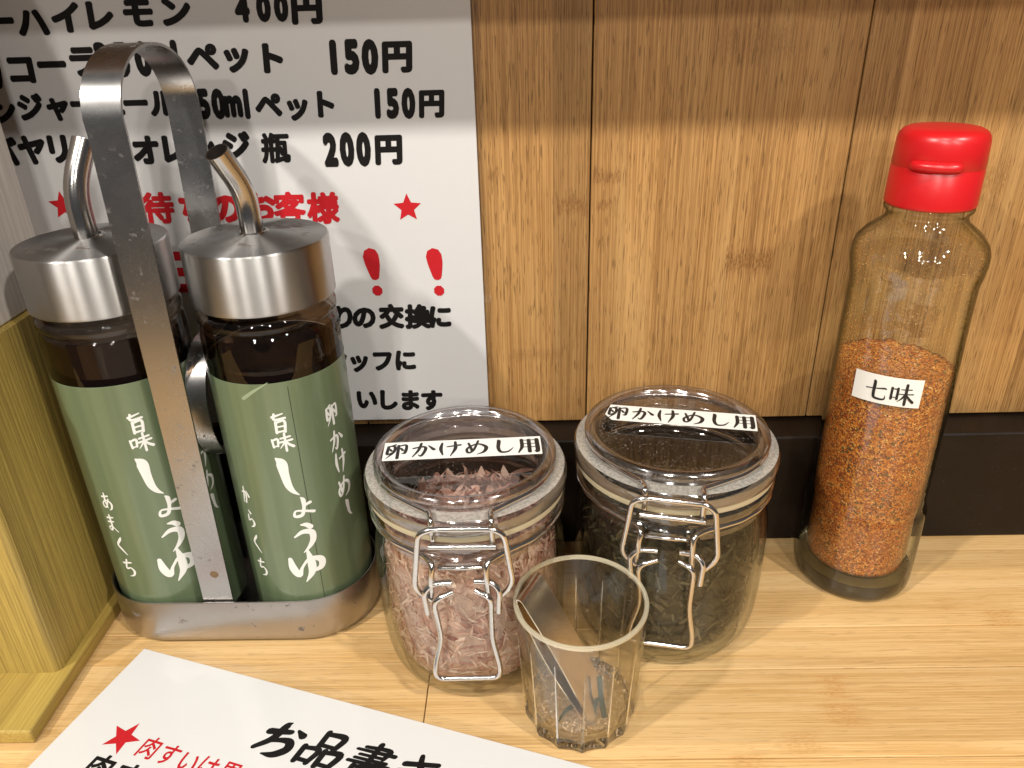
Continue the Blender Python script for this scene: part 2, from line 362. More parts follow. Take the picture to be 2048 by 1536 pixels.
def fillet(pts, r, n=5):
    P = [Vector(p) for p in pts]; out = [P[0]]
    for a, b, c in zip(P, P[1:], P[2:]):
        d1, d2 = (a-b), (c-b); k = min(r, d1.length*.48, d2.length*.48)
        p, q = b+d1.normalized()*k, b+d2.normalized()*k
        for i in range(n+1):
            s = i/n; out.append(p*(1-s)**2 + b*2*s*(1-s) + q*s*s)
    out.append(P[-1]); return out
def tube_geo(path, r, seg=10, caps=True, closed=False):
    P = [Vector(p) for p in path]; n = len(P); v, f = [], []
    tang = [((P[(i+1) % n]-P[i-1]) if closed else (P[min(i+1, n-1)]-P[max(i-1, 0)])).normalized() for i in range(n)]
    nrm = tang[0].orthogonal().normalized()
    for i in range(n):
        nrm = (nrm - tang[i]*nrm.dot(tang[i])).normalized(); bn = tang[i].cross(nrm)
        for k in range(seg):
            a = 2*PI*k/seg; v.append(P[i] + (nrm*math.cos(a)+bn*math.sin(a))*r)
    for i in range(n if closed else n-1):
        for k in range(seg):
            k2 = (k+1) % seg; i2 = (i+1) % n
            f.append((i*seg+k, i*seg+k2, i2*seg+k2, i2*seg+k))
    if caps and not closed:
        f.append(tuple(range(seg))[::-1]); f.append(tuple((n-1)*seg+k for k in range(seg)))
    return v, f
def tube(name, path, r, mat, parent=None, seg=10, caps=True, closed=False):
    v, f = tube_geo(path, r, seg, caps, closed); return sharp(mesh(name, v, f, mat, parent), 50)
def join(geos):
    v, f = [], []
    for a, b in geos:
        o = len(v); v += list(a); f += [tuple(i+o for i in q) for q in b]
    return v, f
def strip_solid(name, path, wdir, width, thick, mat, parent=None):
    """flat band along a path: width along wdir (or per-point), thin thickness normal to path"""
    P = [Vector(p) for p in path]; n = len(P); w = Vector(wdir).normalized()*width/2; v, f = [], []
    for i in range(n):
        t = (P[min(i+1, n-1)]-P[max(i-1, 0)]).normalized(); nr = t.cross(w).normalized()*thick/2
        for a, b in ((-1, -1), (1, -1), (1, 1), (-1, 1)): v.append(P[i]+w*a+nr*b)
    for i in range(n-1):
        for k in range(4): f.append((i*4+k, i*4+(k+1) % 4, (i+1)*4+(k+1) % 4, (i+1)*4+k))
    f.append((3, 2, 1, 0)); f.append(tuple((n-1)*4+k for k in range(4)))
    o = mesh(name, v, f, mat, parent)
    bm = bmesh.new(); bm.from_mesh(o.data); bmesh.ops.recalc_face_normals(bm, faces=bm.faces[:]); bm.to_mesh(o.data); bm.free()
    return sharp(o, 35)

# ------------------------------------------------------------------ lettering
G = {  # brush strokes in a unit box, x right, y down, w = stroke width
 'し': [[(.25,-.02,.04),(.40,.12,.20),(.44,.42,.17),(.50,.72,.14),(.62,.90,.09),(.80,1.02,.02)]],
 'ょ': [[(.52,.0,.05),(.60,.14,.13),(.58,.50,.10),(.45,.84,.11),(.14,.86,.09),(.20,.62,.06),(.5,.64,.07),(.98,.78,.10)],[(.60,.40,.08),(.88,.30,.10)]],
 'う': [[(.38,.0,.04),(.60,.02,.12),(.78,.12,.14)],[(.02,.42,.04),(.40,.26,.12),(.78,.32,.16),(.80,.58,.15),(.60,.82,.10),(.30,1.02,.02)]],
 'ゆ': [[(.0,.20,.09),(.05,.55,.17),(.20,.80,.13),(.34,.52,.06),(.60,.25,.08),(.94,.34,.15),(.92,.62,.13),(.62,.72,.06)],[(.58,-.05,.06),(.64,.40,.17),(.60,.75,.14),(.38,1.08,.02)]],
 '旨': [[(.15,.14,.10),(.75,.0,.05)],[(.28,-.02,.08),(.26,.28,.10),(.85,.24,.09)],[(.3,.42,.10),(.28,1.0,.10)],[(.3,.45,.08),(.78,.40,.10),(.75,.98,.10)],[(.32,.69,.07),(.72,.66,.07)],[(.30,.96,.08),(.75,.92,.08)]],
 '味': [[(.02,.33,.08),(.06,.80,.08)],[(.02,.38,.07),(.30,.30,.09),(.28,.75,.07)],[(.06,.76,.06),(.28,.72,.06)],[(.45,.28,.08),(.92,.20,.08)],[(.38,.52,.08),(1.,.42,.09)],[(.66,-.03,.08),(.66,1.08,.09)],[(.64,.52,.08),(.38,.88,.03)],[(.68,.5,.07),(.84,.70,.10),(1.02,.85,.12)]],
 'あ': [[(.15,.25,.10),(.80,.15,.08)],[(.45,.0,.08),(.40,.5,.11),(.50,.92,.06)],[(.75,.35,.08),(.40,.86,.08),(.12,.86,.10),(.15,.60,.08),(.60,.44,.07),(.95,.62,.11),(.88,.92,.09),(.62,1.06,.03)]],
 'ま': [[(.2,.2,.10),(.85,.12,.07)],[(.2,.45,.10),(.8,.38,.07)],[(.5,.0,.10),(.5,.75,.11),(.3,.96,.09),(.15,.80,.07),(.5,.72,.07),(.97,1.0,.06)]],
 'く': [[(.72,.0,.05),(.58,.15,.13),(.20,.48,.11),(.50,.75,.11),(.92,1.06,.04)]],
 'ち': [[(.1,.25,.10),(.85,.15,.08)],[(.5,.0,.09),(.30,.55,.10),(.70,.50,.08),(.95,.70,.12),(.80,.95,.09),(.40,1.06,.03)]],
 'か': [[(.05,.36,.08),(.50,.26,.10),(.62,.46,.11),(.45,.94,.09),(.30,.85,.03)],[(.40,.0,.09),(.30,.5,.10),(.05,1.0,.04)],[(.75,.2,.05),(1.0,.5,.13)]],
 'ら': [[(.35,.0,.06),(.6,.15,.13)],[(.25,.3,.10),(.20,.65,.08),(.60,.5,.07),(.85,.7,.13),(.70,.92,.10),(.30,1.06,.03)]],
 '卵': [[(.44,.02,.08),(.12,.17,.07)],[(.12,.15,.10),(.10,.72,.10),(.34,.60,.05)],[(.30,.14,.06),(.42,.20,.10),(.38,.6,.09),(.08,1.03,.03)],[(.20,.36,.08),(.29,.50,.08)],[(.58,.10,.10),(.58,1.05,.11)],[(.58,.15,.06),(.93,.10,.09),(.91,.66,.10),(.76,.70,.03)],[(.70,.32,.08),(.80,.48,.09)]],
 'け': [[(.15,.05,.07),(.10,.5,.12),(.20,.95,.05)],[(.40,.35,.07),(1.0,.25,.10)],[(.75,.0,.09),(.77,.5,.12),(.55,1.06,.03)]],
 'め': [[(.15,.15,.08),(.32,.72,.11)],[(.60,.0,.08),(.38,.70,.09),(.14,.88,.09),(.10,.55,.09),(.55,.24,.08),(.95,.46,.13),(.88,.82,.11),(.55,1.02,.03)]],
 'し2': [[(.28,.0,.05),(.34,.10,.13),(.30,.60,.12),(.42,.92,.11),(.75,.90,.08),(1.0,.62,.02)]],
 '用': [[(.17,.06,.12),(.17,.60,.12),(.0,1.03,.05)],[(.15,.11,.045),(.88,.11,.05)],[(.88,.07,.14),(.88,.95,.14),(.73,.93,.03)],[(.15,.38,.04),(.88,.38,.04)],[(.15,.64,.04),(.88,.64,.04)],[(.51,.1,.13),(.51,1.0,.13)]],
 '七': [[(.0,.47,.05),(.50,.40,.05),(.90,.33,.08),(1.0,.36,.03)],[(.36,.0,.08),(.40,.10,.13),(.40,.78,.13),(.52,.93,.11),(.92,.92,.08),(.97,.70,.02)]],
 '味2': [[(.04,.22,.10),(.04,.80,.10)],[(.04,.26,.04),(.31,.26,.06)],[(.30,.22,.10),(.30,.78,.10)],[(.04,.70,.04),(.30,.70,.04)],[(.44,.26,.04),(.90,.24,.05)],[(.38,.50,.04),(1.0,.48,.05)],[(.67,.0,.11),(.67,1.04,.11)],[(.65,.50,.09),(.52,.72,.07),(.34,.90,.02)],[(.70,.50,.03),(.82,.70,.10),(1.02,.90,.12)]],
 'お': [[(.08,.36,.17),(.60,.24,.13)],[(.42,-.02,.05),(.36,.10,.17),(.30,.55,.17),(.05,.90,.12)],[(.05,.90,.10),(.30,.62,.10),(.72,.50,.16),(.86,.72,.20),(.66,.96,.17),(.36,1.02,.04)],[(.74,.14,.06),(.95,.26,.17)]],
 '品': [[(.30,.0,.13),(.34,.46,.13)],[(.30,.05,.11),(.78,.05,.15),(.74,.46,.13)],[(.34,.40,.10),(.74,.40,.10)],[(.02,.54,.13),(.06,1.0,.13)],[(.04,.58,.10),(.42,.56,.13),(.38,.98,.12)],[(.06,.93,.10),(.38,.93,.10)],[(.58,.54,.13),(.62,1.0,.13)],[(.58,.58,.10),(1.,.54,.15),(.94,.98,.13)],[(.62,.93,.10),(.94,.93,.10)]],
 '書': [[(.18,.12,.08),(.80,.08,.11),(.78,.34,.11)],[(.02,.23,.07),(1.,.19,.10)],[(.16,.36,.07),(.80,.33,.08)],[(.10,.48,.07),(.92,.45,.09)],[(.0,.60,.08),(1.04,.56,.11)],[(.50,-.03,.13),(.50,.60,.13)],[(.22,.70,.12),(.24,1.1,.12)],[(.22,.72,.09),(.80,.70,.13),(.78,1.1,.12)],[(.24,.90,.07),(.78,.88,.07)],[(.24,1.07,.08),(.78,1.06,.08)]],
 'き': [[(.10,.30,.13),(.85,.12,.12)],[(.06,.54,.14),(.95,.34,.13)],[(.36,-.02,.10),(.50,.30,.14),(.80,.68,.18)],[(.30,.72,.12),(.36,.95,.14),(.80,1.02,.10)]],
}
def catmull(pts, n=6):
    P = [np.array(p, float) for p in pts]
    if len(P) == 2: return [P[0]*(1-i/n)+P[1]*i/n for i in range(n+1)]
    Q = [2*P[0]-P[1]]+P+[2*P[-1]-P[-2]]; out = []
    for a, b, c, d in zip(Q, Q[1:], Q[2:], Q[3:]):
        for i in range(n):
            s = i/n
            out.append(.5*((2*b)+(c-a)*s+(2*a-5*b+4*c-d)*s*s+(3*b-a-3*c+d)*s**3))
    out.append(P[-1]); return out
def brush_geo(ch, cx, cy, w, h, mapfn, lift0=0., fat=1., slant=0.):
    """strokes of one glyph, centred (cx,cy) [y up], mapped by mapfn(x,y,lift)"""
    v, f = [], []
    for si, st in enumerate(G[ch]):
        pts = catmull(st, 6); n = len(pts); rows = []
        for i, p in enumerate(pts):
            a, b = pts[max(i-1, 0)], pts[min(i+1, n-1)]
            tx, ty = (b[0]-a[0])*w, (b[1]-a[1])*h; L = math.hypot(tx, ty) or 1e-9
            nx, ny = -ty/L, tx/L; hw = max(p[2], .015)*fat*.5*(w+h)/2
            rows.append((p[0]*w, p[1]*h, nx*hw, ny*hw, tx/L*hw, ty/L*hw))
        # rounded ends
        def cap(row, sg):
            return [(row[0]+row[2]*math.cos(q)+sg*row[4]*math.sin(q), row[1]+row[3]*math.cos(q)+sg*row[5]*math.sin(q)) for q in np.linspace(0, PI, 5)]
        lift = lift0 + si*1.6e-5
        def emit(x, y, k):
            X, Y = x-w/2, h/2-y
            v.append(mapfn(cx+X+slant*Y, cy+Y, lift+k*1.4e-5))
        base = len(v)
        for i, r in enumerate(rows):
            for s in (1, .33, -.33, -1): emit(r[0]+r[2]*s, r[1]+r[3]*s, i/n)
        for i in range(n-1):
            for k in range(3):
                a = base+i*4+k; f.append((a, a+4, a+5, a+1))
        for row, sg, k in ((rows[0], -1, 0), (rows[-1], 1, 1)):
            b0 = len(v); c5 = cap(row, sg)
            for x, y in c5: emit(x, y, k)
            f.append(tuple(range(b0, b0+5)))
    return v, f
def brush(name, glyphs, mapfn, mat, parent, fat=1., slant=0.):
    g = [brush_geo(c, x, y, w, h, mapfn, 0., fat, slant) for c, x, y, w, h in glyphs]
    return mesh(name, *join(g), mat, parent)
def cyl_map(R):
    def fn(x, z, lift):
        a = x/R; r = R+lift; return (r*math.sin(a), -r*math.cos(a), z)
    return fn
def flat_map(y):      # upright sheet facing -Y
    return lambda x, z, lift: (x, y-lift, z)
def top_map(o, ang, z):  # sheet lying on a table
    c, s = math.cos(ang), math.sin(ang)
    return lambda x, y, lift: (o[0]+x*c-y*s, o[1]+x*s+y*c, z+lift)

_glyph_jobs = []
def type_line(name, chars, mapfn, mat, parent):
    """chars: (character, centre x, centre y, em width, em height, boldness)"""
    _glyph_jobs.append((name, chars, mapfn, mat, parent))
def flush_type():
    cache = {}
    for _, chars, *_r in _glyph_jobs:
        for c in chars:
            k = c[0]
            if k in cache: continue
            cu = bpy.data.curves.new('glyph', 'FONT'); cu.body = c[0]; cu.size = 1.; cu.offset = 0.; cu.resolution_u = 3
            o = bpy.data.objects.new('glyph', cu); COL.objects.link(o); cache[k] = o
    dg = bpy.context.evaluated_depsgraph_get(); dg.update(); out = {}
    for k, o in cache.items():
        me = bpy.data.meshes.new_from_object(o.evaluated_get(dg))
        V = np.array([v.co[:2] for v in me.vertices]); F = [tuple(p.vertices) for p in me.polygons]
        if ord(k) < 128: ctr = (V.max(0)+V.min(0))/2
        else: ctr = np.array([.5, .38])
        out[k] = ((V-ctr) if len(V) else V, F); bpy.data.meshes.remove(me)
        cu = o.data; bpy.data.objects.remove(o); bpy.data.curves.remove(cu)
    jobs = []
    for name, chars, *rest in _glyph_jobs:   # words set apart by a wide gap are separate pieces of lettering
        runs = [[chars[0]]]
        for p, q in zip(chars, chars[1:]):
            if q[1]-p[1] > .0215: runs.append([])
            runs[-1].append(q)
        jobs += [(name, r, *rest) for r in runs]
    for name, chars, mapfn, mat, parent in jobs:
        gs = []
        for ch, cx, cy, w, h, b in chars:
            V, F = out[ch]      # bold weight: the glyph stamped round a small circle
            for q in range(11):
                ox, oy = (b*math.cos(q*PI/5), b*math.sin(q*PI/5)) if q else (0., 0.)
                gs.append(([mapfn(cx+(p[0]+ox+.07*p[1])*w, cy+(p[1]+oy)*h, q*6e-6) for p in V], F))
        mesh(name, *join(gs), mat, parent)
def star_geo(cx, cy, R, r, rot, mapfn):
    pts = [(cx+(R if k % 2 == 0 else r)*math.sin(rot+k*PI/5), cy+(R if k % 2 == 0 else r)*math.cos(rot+k*PI/5)) for k in range(10)]
    v = [mapfn(cx, cy, 0.)]+[mapfn(x, y, 0.) for x, y in pts]
    return v, [(0, 1+(k+1) % 10, 1+k) for k in range(10)]

# ------------------------------------------------------------------ setting
TABLE_BACK = .4145
counter = thing('counter', 'bamboo counter top with long glued planks, everything stands on it', 'counter')
G_ = .00022
def plank(x0, x1, y0, y1): return box('plank', x0+G_, x1-G_, y0+G_, y1-G_, -.03, 0., M['table'], counter, bev=.0005, seg=2)
plank(-.75, .75, .3345, .46)
plank(-.75, -.0567, .12, .3345)
plank(-.0567, .75, .3040, .3345)
plank(-.0567, .75, .2497, .3040)
plank(-.0567, .75, .12, .2497)
plank(-.75, .75, -.10, .12)
box('core_board', -.75, .75, -.10, .46, -.045, -.0302, M['backing'], counter, bev=0)

wall = thing('wall', 'wall of upright bamboo planks behind the bottles and jars', 'wall')
xs = [-.5320, -.3897, -.2474, -.1050, .0373, .1796, .3219, .4642, .6065]
for a, b in zip(xs, xs[1:]):
    box('plank', a+.0004, b-.0004, .4372, .4472, .0815, .62, M['wall'], wall, bev=.0006, seg=2)
box('backing_board', -.54, .61, .4474, .46, .08, .62, M['backing'], wall, bev=0)
sk = box('skirting_board', -.54, .61, .4142, .4605, .0003, .0800, M['skirting'], None, bev=.0018, seg=4)
tag(sk, 'dark brown skirting ledge between the counter and the bamboo wall', 'skirting board')
shf = box('overhead_shelf', -1.3, 1.3, .347, .4370, .372, .392, M['shelf'], None, bev=.001)
tag(shf, 'wooden shelf on the wall just above the picture', 'shelf')

# ------------------------------------------------------------------ poster leaning on the wall
PY = .4345
poster = thing('poster', 'large laminated drinks price poster with black and red lettering against the wall', 'poster', (0, PY, 0))
paper = box('paper', -.345, -.0255, -.0002, .0002, .0865, .40, M['paper'], poster, bev=0)
film = box('laminate_film', -.351, -.0208, .0003, .0007, .0808, .406, M['film'], poster, bev=0)
pm = flat_map(-.00035)
def PX(p):  # positions measured on the photographed poster, listed per character in metres
    return p
type_line('lettering', [('ー', -0.2681, 0.3252, 0.0171, 0.0152, 0.062), ('ハ', -0.2509, 0.3243, 0.017, 0.0152, 0.062), ('イ', -0.2328, 0.3259, 0.017, 0.0152, 0.062), ('レ', -0.2162, 0.3266, 0.017, 0.0151, 0.062), ('モ', -0.1956, 0.3274, 0.0169, 0.0151, 0.062), ('ン', -0.1763, 0.3274, 0.0169, 0.0151, 0.062), ('4', -0.1418, 0.3276, 0.0128, 0.0158, 0.072), ('0', -0.1308, 0.3276, 0.0128, 0.0158, 0.072), ('0', -0.1218, 0.3275, 0.0127, 0.0158, 0.072), ('円', -0.1088, 0.3272, 0.0168, 0.015, 0.062)], pm, M['ink'], poster)
type_line('lettering', [('カ', -0.2819, 0.2997, 0.017, 0.0161, 0.062), ('コ', -0.264, 0.3022, 0.017, 0.016, 0.062), ('ー', -0.2471, 0.3039, 0.0169, 0.0159, 0.062), ('ラ', -0.23, 0.3052, 0.0169, 0.0159, 0.062), ('3', -0.2196, 0.3054, 0.0153, 0.0207, 0.072), ('5', -0.2096, 0.3052, 0.0153, 0.0207, 0.072), ('0', -0.1982, 0.3053, 0.0152, 0.0207, 0.072), ('l', -0.1812, 0.3056, 0.0152, 0.0207, 0.072), ('ペ', -0.1667, 0.3055, 0.0168, 0.0158, 0.062), ('ッ', -0.1491, 0.3055, 0.0168, 0.0158, 0.062), ('ト', -0.1314, 0.3041, 0.0168, 0.0158, 0.062), ('1', -0.0982, 0.3035, 0.0152, 0.0207, 0.072), ('5', -0.0887, 0.3035, 0.0152, 0.0207, 0.072), ('0', -0.0791, 0.3032, 0.0151, 0.0207, 0.072), ('円', -0.0649, 0.3033, 0.0167, 0.0158, 0.062)], pm, M['ink'], poster)
type_line('lettering', [('ン', -0.2804, 0.2815, 0.0147, 0.0148, 0.062), ('ジ', -0.2651, 0.2832, 0.0146, 0.0147, 0.062), ('ャ', -0.2503, 0.2833, 0.0146, 0.0147, 0.062), ('ー', -0.2363, 0.284, 0.0146, 0.0146, 0.062), ('エ', -0.2209, 0.2836, 0.0146, 0.0146, 0.062), ('ー', -0.2075, 0.2838, 0.0145, 0.0146, 0.062), ('ル', -0.193, 0.2834, 0.0145, 0.0146, 0.062), ('3', -0.1797, 0.2826, 0.0129, 0.0189, 0.072), ('5', -0.171, 0.2823, 0.0129, 0.0189, 0.072), ('0', -0.163, 0.2821, 0.0129, 0.0189, 0.072), ('m', -0.1554, 0.2807, 0.0129, 0.019, 0.072), ('l', -0.1479, 0.2818, 0.0129, 0.0189, 0.072), ('ペ', -0.1362, 0.2809, 0.0145, 0.0147, 0.062), ('ッ', -0.1209, 0.28, 0.0145, 0.0147, 0.062), ('ト', -0.1066, 0.2807, 0.0145, 0.0147, 0.062), ('1', -0.0776, 0.2802, 0.0129, 0.0189, 0.072), ('5', -0.0695, 0.28, 0.0129, 0.0189, 0.072), ('0', -0.061, 0.2798, 0.0128, 0.0189, 0.072), ('円', -0.0486, 0.2797, 0.0144, 0.0146, 0.062)], pm, M['ink'], poster)
type_line('lettering', [('バ', -0.287, 0.2599, 0.0161, 0.0165, 0.062), ('ヤ', -0.2707, 0.2609, 0.0161, 0.0165, 0.062), ('リ', -0.2561, 0.2613, 0.0161, 0.0165, 0.062), ('ー', -0.2399, 0.2612, 0.016, 0.0165, 0.062), ('ス', -0.2232, 0.2602, 0.016, 0.0165, 0.062), ('オ', -0.2078, 0.2593, 0.016, 0.0165, 0.062), ('レ', -0.193, 0.2597, 0.016, 0.0165, 0.062), ('ン', -0.1773, 0.2591, 0.016, 0.0165, 0.062), ('ジ', -0.1577, 0.2602, 0.016, 0.0164, 0.062), ('瓶', -0.1361, 0.2586, 0.016, 0.0165, 0.045), ('2', -0.106, 0.2568, 0.0138, 0.0222, 0.072), ('0', -0.0969, 0.2568, 0.0138, 0.0222, 0.072), ('0', -0.0878, 0.2566, 0.0138, 0.0222, 0.072), ('円', -0.074, 0.2565, 0.0159, 0.0165, 0.062)], pm, M['ink'], poster)
type_line('lettering', [('お', -0.2278, 0.2271, 0.0183, 0.0182, 0.062), ('待', -0.2087, 0.2272, 0.0183, 0.0182, 0.045), ('ち', -0.1884, 0.2267, 0.0183, 0.0182, 0.062), ('の', -0.1699, 0.2263, 0.0183, 0.0182, 0.062), ('お', -0.1504, 0.2261, 0.0183, 0.0182, 0.062), ('客', -0.1336, 0.2254, 0.0182, 0.0182, 0.045), ('様', -0.1145, 0.2249, 0.0182, 0.0182, 0.045)], pm, M['redink'], poster)
type_line('lettering', [('日', -0.2071, 0.1888, 0.0256, 0.0283, 0.062)], pm, M['redink'], poster)
type_line('lettering', [('り', -0.1109, 0.1583, 0.0152, 0.0156, 0.062), ('の', -0.0987, 0.158, 0.0152, 0.0156, 0.062), ('交', -0.082, 0.158, 0.0152, 0.0156, 0.062), ('換', -0.0659, 0.1576, 0.0152, 0.0156, 0.062), ('に', -0.0525, 0.1573, 0.0152, 0.0156, 0.062)], pm, M['ink'], poster)
type_line('lettering', [('ス', -0.1329, 0.1282, 0.0144, 0.0152, 0.062), ('タ', -0.1188, 0.1283, 0.0144, 0.0152, 0.062), ('ッ', -0.1052, 0.1287, 0.0144, 0.0151, 0.062), ('フ', -0.0905, 0.1287, 0.0144, 0.0151, 0.062), ('に', -0.0761, 0.1287, 0.0144, 0.0151, 0.062)], pm, M['ink'], poster)
type_line('lettering', [('い', -0.1035, 0.1018, 0.0144, 0.0152, 0.062), ('し', -0.0901, 0.1011, 0.0144, 0.0152, 0.062), ('ま', -0.0757, 0.1004, 0.0144, 0.0152, 0.062), ('す', -0.0619, 0.1001, 0.0144, 0.0152, 0.062)], pm, M['ink'], poster)
mesh('star', *star_geo(-0.2627, 0.2299, 0.0083, 0.0038, 0., pm), M['redink'], poster)
mesh('star', *star_geo(-0.0664, 0.2238, 0.0082, 0.0038, 0., pm), M['redink'], poster)
G['bang'] = [[(.44, .10, .86), (.50, .30, .80), (.56, .58, .52)], [(.60, .93, .58), (.62, .95, .58)]]
brush('lettering', [('bang', -0.0899, 0.1861, 0.0101, 0.0258)], pm, M['redink'], poster, fat=.60)
brush('lettering', [('bang', -0.0530, 0.1852, 0.0100, 0.0258)], pm, M['redink'], poster, fat=.60)
# ------------------------------------------------------------------ menu sheet on the counter
mo, mang = (-.2232, .3234), R_(-17.45)
menu = thing('menu_sheet', 'laminated white menu sheet lying tilted on the counter at the front left', 'menu', (mo[0], mo[1], 0), mang)
box('paper', 0, .297, -.21, 0, .00045, .00075, M['menu'], menu, bev=0)
# film with a rounded corner
fb = bmesh.new(); mg = .0065; pts = []
x0, x1, y0, y1 = -mg, .297+mg, -.21-mg, mg
for (cx, cy, a0) in ((x0+mg, y1-mg, 90), (x0+mg, y0+mg, 180), (x1-mg, y0+mg, 270), (x1-mg, y1-mg, 0)):
    for k in range(7):
        a = R_(a0+k*15); pts.append((cx+mg*math.cos(a), cy+mg*math.sin(a)))
vs = [fb.verts.new((x, y, .00018)) for x, y in pts]
fc = fb.faces.new(vs); ex = bmesh.ops.extrude_face_region(fb, geom=[fc])
for g in ex['geom']:
    if isinstance(g, bmesh.types.BMVert): g.co.z += .0002
bmesh.ops.recalc_face_normals(fb, faces=fb.faces[:])
from_bm('laminate_film', fb, M['film2'], menu)
mm = top_map((0, 0), 0., .00080)
def on_menu(x, y):
    d = Vector((x-mo[0], y-mo[1])); c, s = math.cos(-mang), math.sin(-mang)
    return d.x*c-d.y*s, d.x*s+d.y*c
sx_, sy_ = on_menu(-.2079, .2640)
mesh('star', *star_geo(sx_, sy_, .0098, .0040, R_(12), mm), M['redink'], menu)
items = []
for ch, x, y in (('肉', -.1915, .2580), ('す', -.1803, .2540), ('い', -.1690, .2500), ('は', -.1585, .2470), ('黒', -.1472, .2435), ('毛', -.1360, .2400)):
    a, b = on_menu(x, y); items.append((ch, a, b, .0112, .0128, .016))
type_line('lettering', items, mm, M['redink'], menu)
items = []
for ch, x, y in (('肉', -.2118, .2470), ('す', -.1965, .2425), ('い', -.1815, .238)):
    a, b = on_menu(x, y); items.append((ch, a, b, .0145, .0150, .03))
type_line('lettering', items, mm, M['ink'], menu)
items = []
for ch, x, y in (('お', -.1272, .2622), ('品', -.1043, .2560), ('書', -.0806, .2490), ('き', -.0570, .2420)):
    a, b = on_menu(x, y); items.append((ch, a, b, .0200, .0190))
brush('lettering', items, mm, M['ink'], menu, fat=1.22, slant=.22)

# ------------------------------------------------------------------ wooden stand and pale board at the left
stand = thing('wooden_stand', 'olive stained wooden stand with an upright board on a flat base, left edge', 'stand')
ub = box('upright_board', -.325, -.2564, .2990, .4035, .0091, .1895, M['stand_v'], stand, bev=.0045, seg=4, edges=lambda e: abs(e.verts[0].co.z-e.verts[1].co.z) > .01)
sharp(ub, 30)
bb = box('base_board', -.36, -.2515, .2612, .4035, .0003, .0090, M['stand_h'], stand, bev=.0012, seg=2)
pale = box('pale_board', -.36, -.2609, .3040, .4000, .1897, .3710, M['pale'], None, bev=.0012, seg=2)
tag(pale, 'pale greyish wooden block standing upright on top of the olive stand', 'board')

# ------------------------------------------------------------------ steel rack
rack = thing('bottle_rack', 'stainless steel rack with tall arched strap handle holding the two soy bottles', 'rack', (-.1716, .3645, 0))
def stadium(hx, r, n=20):
    return [(hx+r*math.cos(a), r*math.sin(a)) for a in np.linspace(-PI/2, PI/2, n)] + [(-hx+r*math.cos(a), r*math.sin(a)) for a in np.linspace(PI/2, 3*PI/2, n)]
v, f = [], []
prof = [(-.006, .0004), (-.0026, .0010), (-.0008, .0030), (0., .0065), (.0003, .0306), (0., .0312), (-.0007, .0312), (-.0010, .0306), (-.0011, .0070), (-.0024, .0030), (-.006, .0018)]
for dr, z in prof:
    for x, y in stadium(.0404, .0376+dr): v.append((x, y, z))
n = 40
for i in range(len(prof)-1):
    for k in range(n): f.append((i*n+k, i*n+(k+1) % n, (i+1)*n+(k+1) % n, (i+1)*n+k))
f.append(tuple(range(n))[::-1]); f.append(tuple((len(prof)-1)*n+k for k in range(n)))
sharp(mesh('tray', v, f, M['tray'], rack), 35)
# handle: two legs, a kink, and the arch over the top
path = []
for z in np.linspace(.004, .283, 22): path.append((-.0050+.0045*z/.28, -.0352+.0003*z, z))
for a in np.linspace(0, PI, 30)[1:-1]:
    path.append((-.0005+.0012*(a/PI), .0035-.0393*math.cos(a), .2840+.0312*math.sin(a)**.82))
for z in np.linspace(.283, .004, 22): path.append((.0010-.0045*(1-z/.28), .0424-.0062*(1-z/.283), z))
hd = strip_solid('handle', path, (1, 0, 0), .0166, .0013, M['strap'], rack)
# bracket between the bottles: band that turns down and back
bp = [(.0, .0350, .172)]+[(.0, .0180-.0300*math.sin(a)*1.0-.004, .1370+.0350*math.cos(a)) for a in np.linspace(.15, PI-.1, 22)]+[(.0, .0345, .1005)]
strip_solid('bracket', bp, (1, 0, 0), .0105, .0009, M['strap'], rack)
rv = lathe('weld_spot', [(0, .00016), (.0022, .00014), (.0026, 0.), (0, 0)], M['weld'], rack, seg=20)
rv.location = (-.0030, -.03575, .050); rv.rotation_euler = (R_(90), 0, 0)

